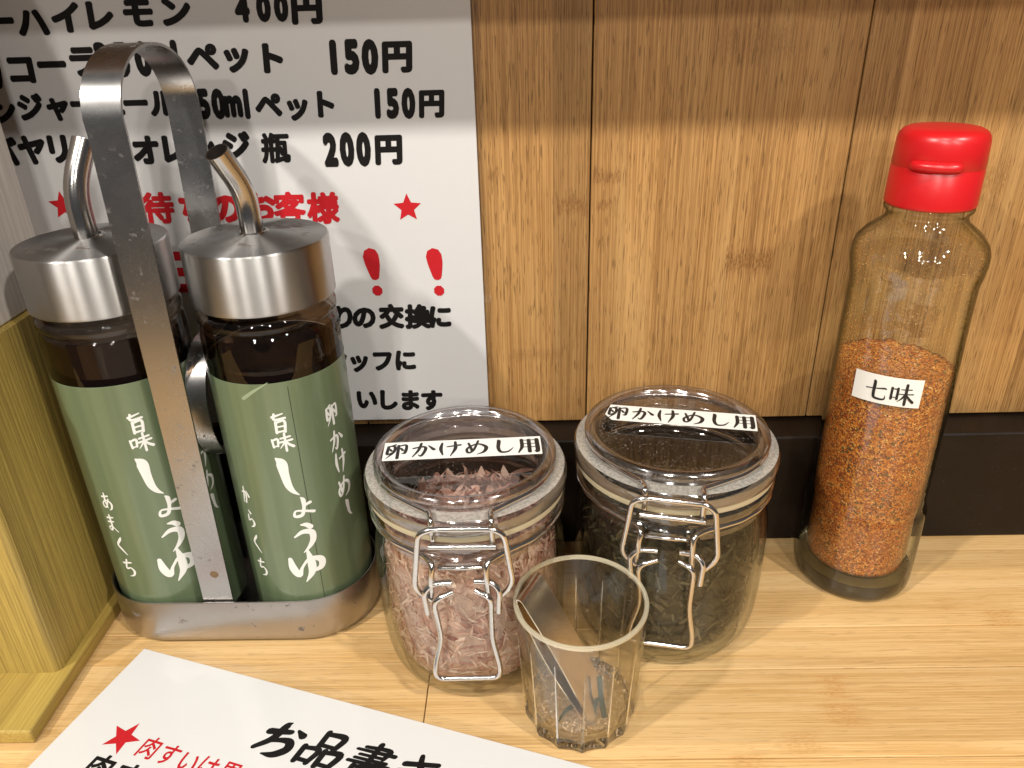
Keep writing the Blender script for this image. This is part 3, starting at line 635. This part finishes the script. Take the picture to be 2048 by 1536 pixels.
# ------------------------------------------------------------------ soy dispensers
RB = .0345
def bent(pts): return fillet(pts, .012, 8)
G['crease'] = [[(.0, 1., .16), (.45, .5, .13), (1., .0, .03)]]
M['seam'] = simple('label_seam_dark', (.016, .022, .010), .6)
M['crease'] = simple('label_crease_pale', (.26, .32, .20), .4)
def make_soy(label, loc, rz, level, spout_pts, side):
    o = thing('soy_dispenser', label, 'soy sauce bottle', loc, rz, 'soy sauce bottles in the steel rack')
    lathe('glass_bottle', [(0, .0), (.026, .0), (.0318, .0012), (.0340, .004), (RB, .008), (RB, .181), (.0338, .1850), (.0325, .1868), (.0331, .1880), (.0343, .1895), (.0343, .1925), (.0331, .1942), (.0312, .1950), (.0312, .1998), (0, .1998)], M['bottleglass'], o)
    lathe('soy_sauce', [(0, .005), (.0318, .005), (.0322, .007), (.0322, level-.0006), (.0327, level+.0004), (.0318, level), (0, level)], M['soy'], o)
    if level < .178:
        lathe('residue_film', [(.03235, level+.001), (.03235, .184)], M['film_brown'], o)
    lathe('label', [(RB+.00012, .0065), (RB+.00025, .0066), (RB+.00025, .1635), (RB+.00012, .1636)], M['label'], o)
    cm = cyl_map(RB+.0003); k = RB*PI/180; d0 = rz/PI*180
    def D(deg, z, w, h): return (deg*k, z-.0022, w, h)
    main = [('旨', *D(12.5, .1437, .0088, .0105)), ('味', *D(12.0, .1330, .0100, .0092)), ('し', *D(10.5, .1120, .0150, .0225)), ('ょ', *D(18.3, .0918, .0120, .0130)), ('う', *D(17.0, .0722, .0120, .0180)), ('ゆ', *D(14.0, .0535, .0172, .0185))]
    brush('lettering', main, cm, M['white_print'], o, fat=1.45)
    if side == 'kara': sd = [('か', -34.7, .0975, .0055, .0105), ('ら', -33.9, .0825, .0060, .0105), ('く', -33.4, .0665, .0060, .0110), ('ち', -33.0, .0500, .0066, .0110)]
    else: sd = [('あ', -33.3, .0980, .0064, .0100), ('ま', -35.5, .0835, .0066, .0105), ('く', -32.5, .0690, .0062, .0110), ('ち', -31.5, .0537, .0070, .0110)]
    brush('lettering', [(c, *D(a, z, w, h)) for c, a, z, w, h in sd], cm, M['white_print'], o, fat=1.4)
    brush('lettering', [(c, *D(a, z, w, h)) for c, a, z, w, h in [('卵', 58.8, .1400, .0080, .0110), ('か', 60., .1240, .0086, .0110), ('け', 61.4, .1105, .0080, .0125), ('め', 60.7, .0945, .0090, .0120), ('し', 62.6, .0800, .0070, .0110)]], cm, M['white_print'], o, fat=1.45)
    if side == 'kara':
        G['line'] = [[(.5, 0, .02), (.5, 1., .02)]]
        brush('label_seam', [('line', 24.0*k, .083, .00075, .155)], cyl_map(RB+.00028), M['seam'], o, fat=.22)
        brush('label_crease', [('crease', -2.0*k, .1600, .0135, .0085)], cyl_map(RB+.00028), M['crease'], o)
    # cap: brushed skirt with turned top
    cap = lathe('cap', [(.0336, .1985), (.0345, .1976), (.0349, .1980), (.0350, .1990), (.0350, .2259), (.0348, .2265), (.0344, .2268)], M['cap'], o)
    lathe('cap_top', [(.0344, .2268), (.025, .2276), (.012, .2288), (.0058, .2294), (0, .2295)], M['captop'], cap)
    sp = tube('spout', bent(spout_pts), .0055, M['spout'], o, seg=24, caps=False)
    inner = tube('bore', bent(spout_pts), .0049, M['backing'], sp, seg=20, caps=False)
    P = bent(spout_pts); e = P[-1]; dr = (P[-1]-P[-2]).normalized(); u1 = dr.orthogonal().normalized(); u2 = dr.cross(u1)
    vv = [e+(u1*math.cos(a)+u2*math.sin(a))*r for r in (.0049, .0055) for a in np.linspace(0, 2*PI, 24, endpoint=False)]
    mesh('lip', vv, [(i, (i+1) % 24, 24+(i+1) % 24, 24+i) for i in range(24)], M['spout'], sp)
    lathe('collar', [(.0055, .2299), (.0066, .2300), (.0072, .2294), (.0072, .2287)], M['spout'], o, seg=40)
    return o
soyR = make_soy('green labelled soy bottle right of the strap handle with clear glass above the label', (-.1312, .3645, .0020), 0.,
    .1690, [(-.0005, -.001, .2285), (-.0005, -.001, .2490), (-.0062, -.0115, .2690)], 'kara')
soyL = make_soy('green labelled soy bottle beside the wooden stand, dark sauce up to the cap', (-.2118, .3645, .0020), R_(13.5),
    .1850, [(-.0008, -.002, .2285), (-.0008, -.002, .2520), (.0072, .0070, .2725)], 'ama')

# ------------------------------------------------------------------ clip jars
def wire(name, pts, parent, r=.0014, fr=.004, yy=None):
    return tube(name, fillet([Vector(p) for p in pts], fr), r, M['wire'], parent, seg=10)
def make_jar(label, loc, rz, sxy, sz, sticker_rot, sticker_off):
    o = thing('clip_jar', label, 'jar', loc, rz, 'clip top storage jars on the counter')
    X = lambda r: r*sxy
    Z = lambda z: z*sz
    pz = lambda pr: [(X(r), Z(z)) for r, z in pr]
    lathe('glass_body', pz([(0, .0012), (.030, .0012), (.0385, .0002), (.0415, .0006), (.0452, .0040), (.0478, .0100), (.0494, .0190), (.0503, .034), (.0506, .055), (.0503, .072), (.0494, .0800), (.0480, .0860), (.0470, .0895)]), M['glass'], o, seg=128)
    lathe('inner_wall', pz([(0, .0045), (.036, .0050), (.0420, .0085), (.0455, .0160), (.0470, .030), (.0474, .055), (.0470, .074), (.0455, .0835), (.0440, .0890), (.0438, .1060)]), M['glass'], o, seg=96)
    nk = lathe('glass_neck', pz([(.0470, .0895), (.0466, .0915), (.0468, .0930), (.0482, .0938), (.0490, .0952), (.0482, .0966), (.0474, .0972), (.0474, .0982), (.0490, .0988), (.0503, .1005), (.0507, .1030), (.0503, .1055), (.0495, .1066), (.0438, .1070)]), M['glassneck'], o, seg=128)
    lathe('gasket', pz([(.0440, .1071), (.0500, .1071), (.0502, .1078), (.0502, .1098), (.0500, .1106), (.0440, .1106)]), M['gasket'], o, seg=96)
    lid = lathe('lid', pz([(.0440, .1107), (.0506, .1107), (.0513, .1116), (.0514, .1150), (.0511, .1180), (.0502, .1192)]), M['lidring'], o, seg=128)
    lathe('lid_flange', pz([(.0502, .1192), (.0470, .1196), (.0432, .1197)]), M['flange'], lid, seg=128)
    lathe('lid_ring', pz([(.0432, .1197), (.0428, .1205), (.0430, .1212), (.0446, .1218), (.0458, .1232), (.0461, .1250), (.0456, .1266), (.0444, .1275), (.0428, .1277), (.0414, .1272), (.0404, .1262), (.0398, .1250)]), M['lidrim'], lid, seg=128)
    lathe('lid_window', pz([(.0398, .1250), (.0390, .1246), (0, .1246)]), M['lidclear'], lid, seg=96)
    lathe('lid_skirt', pz([(.0402, .1240), (.0395, .1200), (.0398, .1120), (.0392, .1085), (.0385, .1085), (.0388, .1190), (.0380, .1236)]), M['lidring'], lid, seg=96)
    # sticker on the lid
    z = Z(.1281)
    st = thing_part('sticker', o); st.location = (sticker_off[0], sticker_off[1], z); st.rotation_euler = (0, 0, sticker_rot-rz)
    sw, shh = .0788, .0166
    if 'seaweed' in label or 'dark' in label: outl = [(-sw/2+.004, -shh/2), (sw/2, -shh/2), (sw/2, shh/2), (-sw/2+.002, shh/2), (-sw/2, -shh/2+.0055)]
    else: outl = [(-sw/2, -shh/2), (sw/2, -shh/2), (sw/2, shh/2), (-sw/2, shh/2)]
    nn = len(outl); vv = [(x, y, 0) for x, y in outl]+[(x, y, .00025) for x, y in outl]
    me = bpy.data.meshes.new('sticker'); me.from_pydata(vv, [], [tuple(range(nn))[::-1], tuple(range(nn, 2*nn))]+[(i, (i+1) % nn, nn+(i+1) % nn, nn+i) for i in range(nn)]); me.materials.append(M['sticker'])
    st.data = me
    tm = top_map((0, 0), 0., .00032)
    brush('lettering', [(c, -.0330+i*.01325, .0, 0.0108, .0125) for i, c in enumerate(('卵', 'か', 'け', 'め', 'し2', '用'))], tm, M['tapeink'], st, fat=1.35)
    # wires (metres, front of jar towards -Y)
    yf = -.0512*sxy
    mmv = lambda pts: [(x*.001, yf+dy*.001, Z(z*.001)) for x, z, dy in pts]
    arc = lambda r, z, a0, a1: [(r*math.sin(R_(a)), -r*math.cos(R_(a)), z) for a in np.linspace(a0, a1, 22)]
    # lid wire lies on the flange and turns down at the front
    zf = Z(.1211)
    pts = [(-.0122, yf+.0010, Z(.1094)), (-.0122, yf-.0010, Z(.1215)), (-.0135, yf+.0055, zf)] + arc(X(.0448), zf, -32, -328) + [(.0142, yf+.0055, zf), (.0150, yf-.0010, Z(.1212)), (.0150, yf-.0010, Z(.1094))]
    wire('lid_wire', pts, o, fr=.0025)
    wire('cross_bar', mmv([(-14.0, 108.6, -3.2), (16.6, 108.2, -3.2)]), o)
    wire('bail', mmv([(-14.5, 78.0, -3.6), (-22.0, 85.0, -4.2), (-17.8, 116.8, -4.6), (-12.0, 119.6, -4.6), (16.0, 119.3, -4.6), (20.6, 115.8, -4.6), (24.0, 87.5, -4.2), (17.4, 79.0, -3.6)]), o, fr=.005)
    zn = Z(.0978)
    pts = [(-.0145, yf-.0030, Z(.0800)), (-.0140, yf-.0046, Z(.0900)), (-.0128, yf-.0028, Z(.0985)), (-.0170, yf+.0035, zn)] + arc(X(.0492), zn, -27, -333) + [(.0170, yf+.0035, zn), (.0118, yf-.0028, Z(.0985)), (.0118, yf-.0046, Z(.0900)), (.0122, yf-.0030, Z(.0800))]
    wire('neck_wire', pts, o, fr=.003)
    wire('neck_wire', [(x*.001, yf+.001+dy*.001, Z(z*.001)) for x, z, dy in ((-11, 92.8, 0), (0, 94.0, -1.4), (10, 93.2, 0))], o, r=.0012)
    wire('lever', mmv([(-4.2, 82.2, -3.0), (-13.6, 79.0, -5.4), (-11.5, 53.0, -3.0), (-15.8, 36.0, -2.4), (-16.8, 24.6, -1.8), (15.6, 25.2, -1.8), (16.0, 33.5, -2.4), (12.8, 53.0, -3.0), (13.4, 80.5, -5.4), (6.0, 82.8, -3.0)]), o, fr=.006)
    wire('hook', mmv([(-4.5, 88.4, -3.8), (-13.6, 87.8, -3.8), (-17.6, 84.0, -5.4), (-16.5, 72.0, -6.2)]), o, fr=.004)
    wire('hook', mmv([(5.8, 88.9, -3.8), (14.2, 88.6, -3.8), (17.6, 84.4, -5.4), (16.8, 72.2, -6.2)]), o, fr=.004)
    return o
def thing_part(name, parent):
    o = bpy.data.objects.new(name, bpy.data.meshes.new(name)); COL.objects.link(o); o.parent = parent; return o
J1, J2 = (-.0325, .3303, .0003), (.0777, .3526, .0003)
jar1 = make_jar('glass clip jar of pinkish fish shavings, directly left of the small tumbler', J1, 0., 1., 1., R_(3.1), (-.0008, -.0020))
jar2 = make_jar('glass clip jar of dark shredded seaweed, between the tumbler and the red capped bottle', J2, R_(-12), 1.045, .985, R_(-11.3), (.0015, .0070))

def body_r(z):   # inner radius of the jar at height z
    zs = [.0045, .0085, .016, .030, .055, .074, .0835]; rs = [.036, .0415, .045, .0465, .0469, .0465, .045]
    return float(np.interp(z, zs, rs))
def keep_inside(vs, sxy=1.):
    out = []
    for x, y, z in vs:
        lim = (min(body_r(z), .0428 if z > .0845 else 1.)-.0006)*sxy; r = math.hypot(x, y); k = min(1., lim/r) if r > 0 else 1.
        out.append((x*k, y*k, max(z, .0056)))
    return out
# bonito: curved thin shavings, mostly seen pressed against the wall
v, f = [], []
def shaving(v, f, c, axis_u, axis_w, L, Wd, curl, nseg=4, taper=.5):
    n = axis_u.cross(axis_w).normalized(); b = len(v)
    for i in range(nseg+1):
        s = i/nseg-.5; a = s*curl
        p = c + axis_u*(L*(math.sin(a)/curl if curl else s)) + n*(L*(1-math.cos(a))/curl if curl else 0)
        w = Wd*(1-taper*abs(2*s)**2)*(.8+.4*random.random())
        v.append(p+axis_w*w/2); v.append(p-axis_w*w/2)
    for i in range(nseg): f.append((b+2*i, b+2*i+1, b+2*i+3, b+2*i+2))
def rand_unit():
    while True:
        q = Vector((random.uniform(-1, 1), random.uniform(-1, 1), random.uniform(-1, 1)))
        if .05 < q.length < 1: return q.normalized()
def fill(n, zmax, Lr, Wr, curl, tangential, surf=.8, sxy=1., taper=.5, inset=.0016):
    v, f = [], []
    for _ in range(n):
        z = .008 + (zmax-.008)*random.random()
        a = random.uniform(0, 2*PI); R0 = (body_r(z)-inset)*sxy
        top = random.random() > surf
        r = R0*math.sqrt(random.random())*.97 if top else R0*random.uniform(.90, 1.)
        if top: z = zmax+random.uniform(-.006, .003)
        L = random.uniform(*Lr)
        rad = Vector((math.sin(a), -math.cos(a), 0)); tg = Vector((math.cos(a), math.sin(a), 0)); zz = Vector((0, 0, 1))
        ph = random.uniform(0, PI)
        u = (tg*math.cos(ph)+zz*math.sin(ph)+rad*random.gauss(0, tangential)).normalized()
        w = (rad.cross(u)+rad*random.gauss(0, tangential*1.6)).normalized(); w = (w-u*w.dot(u)).normalized()
        if top: u = (Vector((random.gauss(0, 1), random.gauss(0, 1), random.gauss(0, .3)))).normalized(); w = u.cross(zz+rand_unit()*.4).normalized()
        # keep the ends inside the glass
        rr = min(r, math.sqrt(max(R0**2-(L*.5)**2*(u.x*tg.x+u.y*tg.y)**2, 1e-6))-.0003)
        zc = min(max(z, .0085+abs(u.z)*L*.5), zmax+.004)
        shaving(v, f, rad*rr+zz*zc, u, w, L, random.uniform(*Wr), random.uniform(-curl, curl), taper=taper)
    return v, f
core = lathe('bonito_flakes', [(0, .0062), (.0355, .0066), (.0405, .0100), (.0430, .018), (.0440, .034), (.0442, .055), (.0438, .071), (.0420, .081), (.034, .0835), (.015, .0845), (0, .0842)], M['bonito'], None, seg=64)
gv, gf = join([fill(620, .0830, (.009, .022), (.0020, .0065), 1.9, .16, taper=.92, inset=.0014), fill(4200, .0835, (.005, .016), (.0004, .0016), 1.6, .16, taper=.8, inset=.0008)])
b0 = len(core.data.vertices); allv = [tuple(q.co) for q in core.data.vertices]+[tuple(q) for q in gv]
allf = [tuple(p.vertices) for p in core.data.polygons]+[tuple(i+b0 for i in q) for q in gf]
bpy.data.objects.remove(core)
# loose lumps on top seen through the lid
v2, f2 = [], []
for _ in range(320):
    u = rand_unit(); u.z *= .5; u.normalize(); w = u.cross(rand_unit()).normalized()
    shaving(v2, f2, Vector((random.gauss(.002, .013), random.gauss(-.006, .012), .090+random.uniform(-.006, .010))), u, w, random.uniform(.006, .016), random.uniform(.0010, .0045), random.uniform(-1.9, 1.9), taper=.9)
o0 = len(allv); allv += [tuple(q) for q in v2]; allf += [tuple(i+o0 for i in q) for q in f2]
bon = mesh('bonito_flakes', keep_inside(allv), allf, M['bonito'], None); bon.location = J1
tag(bon, 'pink and beige dried fish shavings filling the left clip jar', 'fish flakes', kind='stuff')
core = lathe('nori', [(0, .0062), (.0355, .0066), (.0405, .0100), (.0440, .018), (.0452, .034), (.0455, .055), (.0440, .068), (.030, .0700), (0, .0705)], M['nori'], None, seg=64)
gv, gf = fill(3400, .0715, (.006, .016), (.0009, .0020), .7, .14, sxy=1.045, taper=.05)
b0 = len(core.data.vertices)
allv = [tuple(q.co) for q in core.data.vertices]+[tuple(q) for q in gv]; allf = [tuple(p.vertices) for p in core.data.polygons]+[tuple(i+b0 for i in q) for q in gf]
bpy.data.objects.remove(core)
nor = mesh('shredded_nori', keep_inside(allv, 1.045), allf, M['nori'], None); nor.location = J2
tag(nor, 'dark shredded seaweed strips filling the right clip jar', 'seaweed', kind='stuff')

# ------------------------------------------------------------------ spice bottle
SX, SY = .2018, .3850
shi = thing('spice_bottle', 'clear glass bottle of orange chilli powder with red flip cap on the right', 'spice bottle', (SX, SY, .0003))
outer = [(0, .0010), (.026, .0008), (.0295, .0000), (.0320, .0010), (.0333, .0045), (.0337, .010), (.0337, .0535), (.0333, .0560), (.0321, .0580), (.0316, .0600), (.0317, .090), (.0316, .121), (.0312, .150), (.0307, .176), (.0307, .1885), (.0309, .1935), (.0318, .1985), (.0324, .2035), (.0322, .2085), (.0308, .2130), (.0270, .2178), (.0222, .2218), (.0196, .2240), (.0190, .2262), (.0194, .2280), (.0206, .2292), (.0209, .2304), (.0206, .2314), (.0180, .2318)]
lathe('glass_body', outer, M['shiglass'], shi, seg=128, ang=60)
inner = [(0, .0132), (.024, .0134), (.0275, .0145), (.0285, .0172), (.0287, .0530), (.0296, .0580), (.0300, .090), (.0299, .121), (.0295, .150), (.0290, .176), (.0290, .190), (.0299, .1985), (.0304, .2040), (.0301, .2085), (.0284, .2125), (.0238, .2165), (.0195, .2205), (.0168, .2230), (.0162, .2318)]
lathe('inner_wall', inner, M['shiin'], shi, seg=96, ang=60)
lathe('glass_base', [(0, .0016), (.026, .0014), (.0294, .0008), (.0316, .0018), (.0328, .005), (.0331, .0100), (.0325, .0118), (.0290, .0126), (0, .0126)], M['thick'], shi, seg=96)
cap = lathe('cap', [(.0195, .2318), (.0207, .2319), (.0211, .2326), (.0211, .2335), (.0209, .2500), (.02065, .2503), (.02065, .2508), (.0209, .2511), (.0206, .2595), (.0204, .2630), (.0197, .2653), (.0184, .2670), (.0162, .2681), (.0100, .2688), (0, .2690)], M['red'], shi, seg=96, ang=50)
# thumb tab on the cap front
v, f = [], []
na, ns = 28, 10
for i in range(na+1):
    q = -1+2*i/na; a = R_(-29+33*q); e = max(0., 1-abs(q)**6)**.5
    for k in range(ns):
        b = 2*PI*k/ns; r = .0206+max(0, math.cos(b))*.0030*e+min(0, math.cos(b))*.0008; z = .2527+math.sin(b)*.0027*(.35+.65*e)
        v.append((r*math.sin(a), -r*math.cos(a), z))
for i in range(na):
    for k in range(ns): f.append((i*ns+k, i*ns+(k+1) % ns, (i+1)*ns+(k+1) % ns, (i+1)*ns+k))
tab = sharp(mesh('cap_tab', v, f, M['red'], cap), 70)
# label
Rl = .0317
v, f = [], []
na = 24
for i in range(na+1):
    a = R_(-59.5+61*i/na)
    for z in (.1325, .1487):
        v.append(((Rl+.0004)*math.sin(a), -(Rl+.0004)*math.cos(a), z+.0006*math.sin(i/na*PI)))
for i in range(na): f.append((2*i, 2*i+2, 2*i+3, 2*i+1))
stk = mesh('sticker', v, f, M['sticker'], shi, smooth=True)
cmS = cyl_map(Rl+.0006); ks = Rl*PI/180
brush('lettering', [('七', -38.5*ks, .1404, .0100, .0105), ('味2', -16.0*ks, .1404, .0108, .0110)], cmS, M['tapeink'], stk, fat=1.15)
# powder: lumpy top surface inside
v, f = [], []
prof = [(0, .0141), (.0235, .0143), (.0268, .0155), (.0276, .0180), (.0282, .030), (.0282, .053), (.0293, .0585), (.0297, .09), (.0296, .121), (.0293, .1385)]
seg = 96; rings = []
for r, z in prof:
    rings.append(len(v))
    for i in range(seg):
        a = 2*PI*i/seg; v.append((r*math.sin(a), -r*math.cos(a), z))
for r in (.0292, .026, .019, .011, .004):
    rings.append(len(v))
    for i in range(seg):
        a = 2*PI*i/seg; x, y = r*math.sin(a), -r*math.cos(a)
        v.append((x, y, .1455-.055*x*.8+.0016*mnoise.noise(Vector((x*160, y*160, 1.)))+.0008*mnoise.noise(Vector((x*600, y*600, 2.)))))
for i in range(len(rings)-1):
    for k in range(seg): f.append((rings[i]+k, rings[i]+(k+1) % seg, rings[i+1]+(k+1) % seg, rings[i+1]+k))
f.append(tuple(rings[-1]+k for k in range(seg)))
pw_v, pw_f = v, f
pw = mesh('chilli_powder', pw_v, pw_f, M['powder'], None, smooth=True); pw.location = (SX, SY, .0003)
tag(pw, 'orange chilli powder with green flecks filling half of the red capped bottle', 'chilli powder', kind='stuff')
# dust of grains stuck inside the glass above the powder
v, f = [], []
def in_r(z):
    zz = [q[1] for q in inner[4:]]; rr = [q[0] for q in inner[4:]]; return float(np.interp(z, zz, rr))
for i in range(4200):
    if i < 1900: z = .146+abs(random.gauss(0, .015)); a = R_(random.gauss(-60, 32))
    elif i < 3300: z = random.gauss(.204, .008); a = random.uniform(0, 2*PI)
    else: z = random.uniform(.16, .215); a = random.uniform(0, 2*PI)
    if z > .221: continue
    r = in_r(z)-.0004; s = random.uniform(.00014, .00036)
    c = Vector((r*math.sin(a), -r*math.cos(a), z)); b = len(v)
    q = rand_unit(); w = q.orthogonal().normalized(); e = q.cross(w)
    v += [c+q*s, c+(w-q*.4)*s, c+(-w*.5+e*.86-q*.4)*s, c+(-w*.5-e*.86-q*.4)*s]
    f += [(b, b+1, b+2), (b, b+2, b+3), (b, b+3, b+1), (b+1, b+3, b+2)]
gr = mesh('spice_dust', v, f, M['grain'], None); gr.location = (SX, SY, .0003)
tag(gr, 'orange spice grains clinging inside the neck of the spice bottle', 'spice dust', kind='stuff')

# ------------------------------------------------------------------ tumbler with tongs and scraps
TX, TY = .0229, .2782
tum = thing('tumbler', 'small fluted clear glass tumbler holding steel tongs in front of the jars', 'glass', (TX, TY, .0009))
NF = 14
def flute(r, z, a):
    if z < .0001: return r
    k = np.interp(z, [0, .004, .012, .050, .062, .068], [.8, 1., 1., .8, .25, 0.])
    ph = (a*NF/(2*PI)) % 1.0
    return r - .0017*k*(1-abs(2*ph-1)**2.0) + .0003*k
def tumbler_part(name, prof, mat, fl, closed_fan=True):
    v, f, rings = [], [], []; seg = NF*12
    for i, (r, z) in enumerate(prof):
        if r == 0: rings.append([len(v)]); v.append((0, 0, z)); continue
        ring = []
        for k in range(seg):
            a = 2*PI*k/seg; rr = flute(r, z, a) if i in fl else r
            ring.append(len(v)); v.append((rr*math.sin(a), -rr*math.cos(a), z))
        rings.append(ring)
    for A, B in zip(rings, rings[1:]):
        for i in range(seg):
            j = (i+1) % seg
            if len(A) == 1: f.append((A[0], B[j], B[i]))
            elif len(B) == 1: f.append((A[i], A[j], B[0]))
            else: f.append((A[i], A[j], B[j], B[i]))
    return sharp(mesh(name, v, f, mat, tum), 24)
tumbler_part('glass_wall', [(.0281, .0103), (.0283, .014), (.0290, .030), (.0302, .050), (.0309, .062), (.0314, .068), (.0317, .0715), (.0319, .0733), (.0297, .0730), (.0294, .066), (.0284, .050), (.0270, .030), (.0258, .016), (.0251, .0122)], M['tumbler'], range(0, 6))
tumbler_part('glass_base', [(0, .0012), (.018, .0012), (.0240, .0002), (.0261, .0007), (.0274, .0046), (.0280, .0095), (.0280, .0101), (.0252, .0112), (.0228, .0092), (.015, .0084), (0, .0082)], M['clear'], range(3, 7))
# tapering ribs between the flutes
for k in range(NF):
    a = 2*PI*k/NF; rad = Vector((math.sin(a), -math.cos(a), 0)); tg_ = Vector((math.cos(a), math.sin(a), 0)); v = []
    zs = [.0062, .0110, .020, .032, .046, .060]
    for z in zs:
        r = float(np.interp(z, [.0046, .0095, .014, .030, .050, .062], [.0274, .0280, .0282, .0290, .0302, .0309]))
        w = .00085*(1-(z-.004)/.058)+.00012; hgt = (.00045*(1-(z-.004)/.06)+.0001)*(.2 if z < .007 else 1.)
        for q, e in ((-1, -.25), (0, 1), (1, -.25)): v.append(rad*(r+e*hgt+.0001)+tg_*(q*w)+Vector((0, 0, z)))
    f = [(i*3+b, i*3+b+1, i*3+b+4, i*3+b+3) for i in range(len(zs)-1) for b in (0, 1)] + [(i*3+2, i*3, i*3+3, i*3+5) for i in range(len(zs)-1)] + [(2, 1, 0), (15, 16, 17)]
    mesh('rib', v, f, M['clear'], tum)
lathe('rim', [(.0319, .0733), (.03195, .0738), (.0317, .0746), (.0309, .0750), (.0300, .0747), (.0296, .0738), (.0297, .0732)], M['rim'], tum, seg=96)
# tongs: one folded strip, bend resting on the rim
A0 = Vector((.0036, .2925, .0795)); B0 = Vector((-.0070, .2722, .0785)); mid = (A0+B0)/2; wd = (B0-A0).normalized()
end1 = Vector((.0330, .2720, .0125)); end2 = Vector((.0250, .2640, .0120))
dirn = (end1-mid); dirn = (dirn-wd*dirn.dot(wd)); nrm_ = wd.cross(dirn).normalized()
if nrm_.z < 0: nrm_ = -nrm_
L = dirn.length; dn = dirn.normalized(); path = []
for s in np.linspace(1, .06, 16): path.append(mid+dn*L*s+nrm_*(.0016+.0012*math.sin(PI*min(1, s*1.05))))
for a in np.linspace(0, PI, 10): path.append(mid+dn*(L*.03)-dn*.0030*math.sin(a)+nrm_*(.0017*math.cos(a)))
for s in np.linspace(.06, .94, 16): path.append(mid+dn*L*s-nrm_*(.0016+.0030*math.sin(PI*min(1, s*1.05))))
tg = strip_solid('tongs', path, wd, .0205, .0007, M['tong'], None)
tag(tg, 'small folded steel tongs leaning inside the fluted tumbler', 'tongs')
def scrap(pts, w, wdir, label, name='nori_scrap'):
    o = strip_solid(name, fillet([Vector(p) for p in pts], .003, 3), wdir, w, .00018, M['scrap'], None)
    tag(o, label, 'seaweed', 'seaweed scraps in the tumbler'); return o
scrap([(.0120, .2640, .0100), (.0155, .2665, .0145), (.0205, .2665, .0180)], .0028, (.2, .8, .5), 'short seaweed strip lying flat at the left of the tumbler floor')
scrap([(.0325, .2750, .0280), (.0330, .2685, .0200), (.0345, .2640, .0115)], .0028, (.9, .1, .2), 'crinkled seaweed strip upright at the right of the tumbler')
scrap([(.0312, .2690, .0200), (.0288, .2635, .0140), (.0272, .2612, .0105)], .0024, (.9, .3, .1), 'narrow seaweed strip slanting down beside the crinkled one')
v, f = [], []
for _ in range(700):
    r = .0225*math.sqrt(random.random()); a = random.uniform(0, 2*PI)
    u = rand_unit(); u.z *= .3; u.normalize(); w = u.cross(Vector((0, 0, 1))+rand_unit()*.5).normalized()
    shaving(v, f, Vector((r*math.sin(a), -r*math.cos(a), .0094+.0012*random.random())), u, w, random.uniform(.0006, .0022), random.uniform(.0004, .0011), random.uniform(-1, 1), nseg=2)
cr = mesh('flake_crumbs', v, f, M['crumb'], None); cr.location = (TX, TY, .0009)
tag(cr, 'pale fish flake crumbs covering the bottom of the tumbler', 'crumbs', kind='stuff')

flush_type()
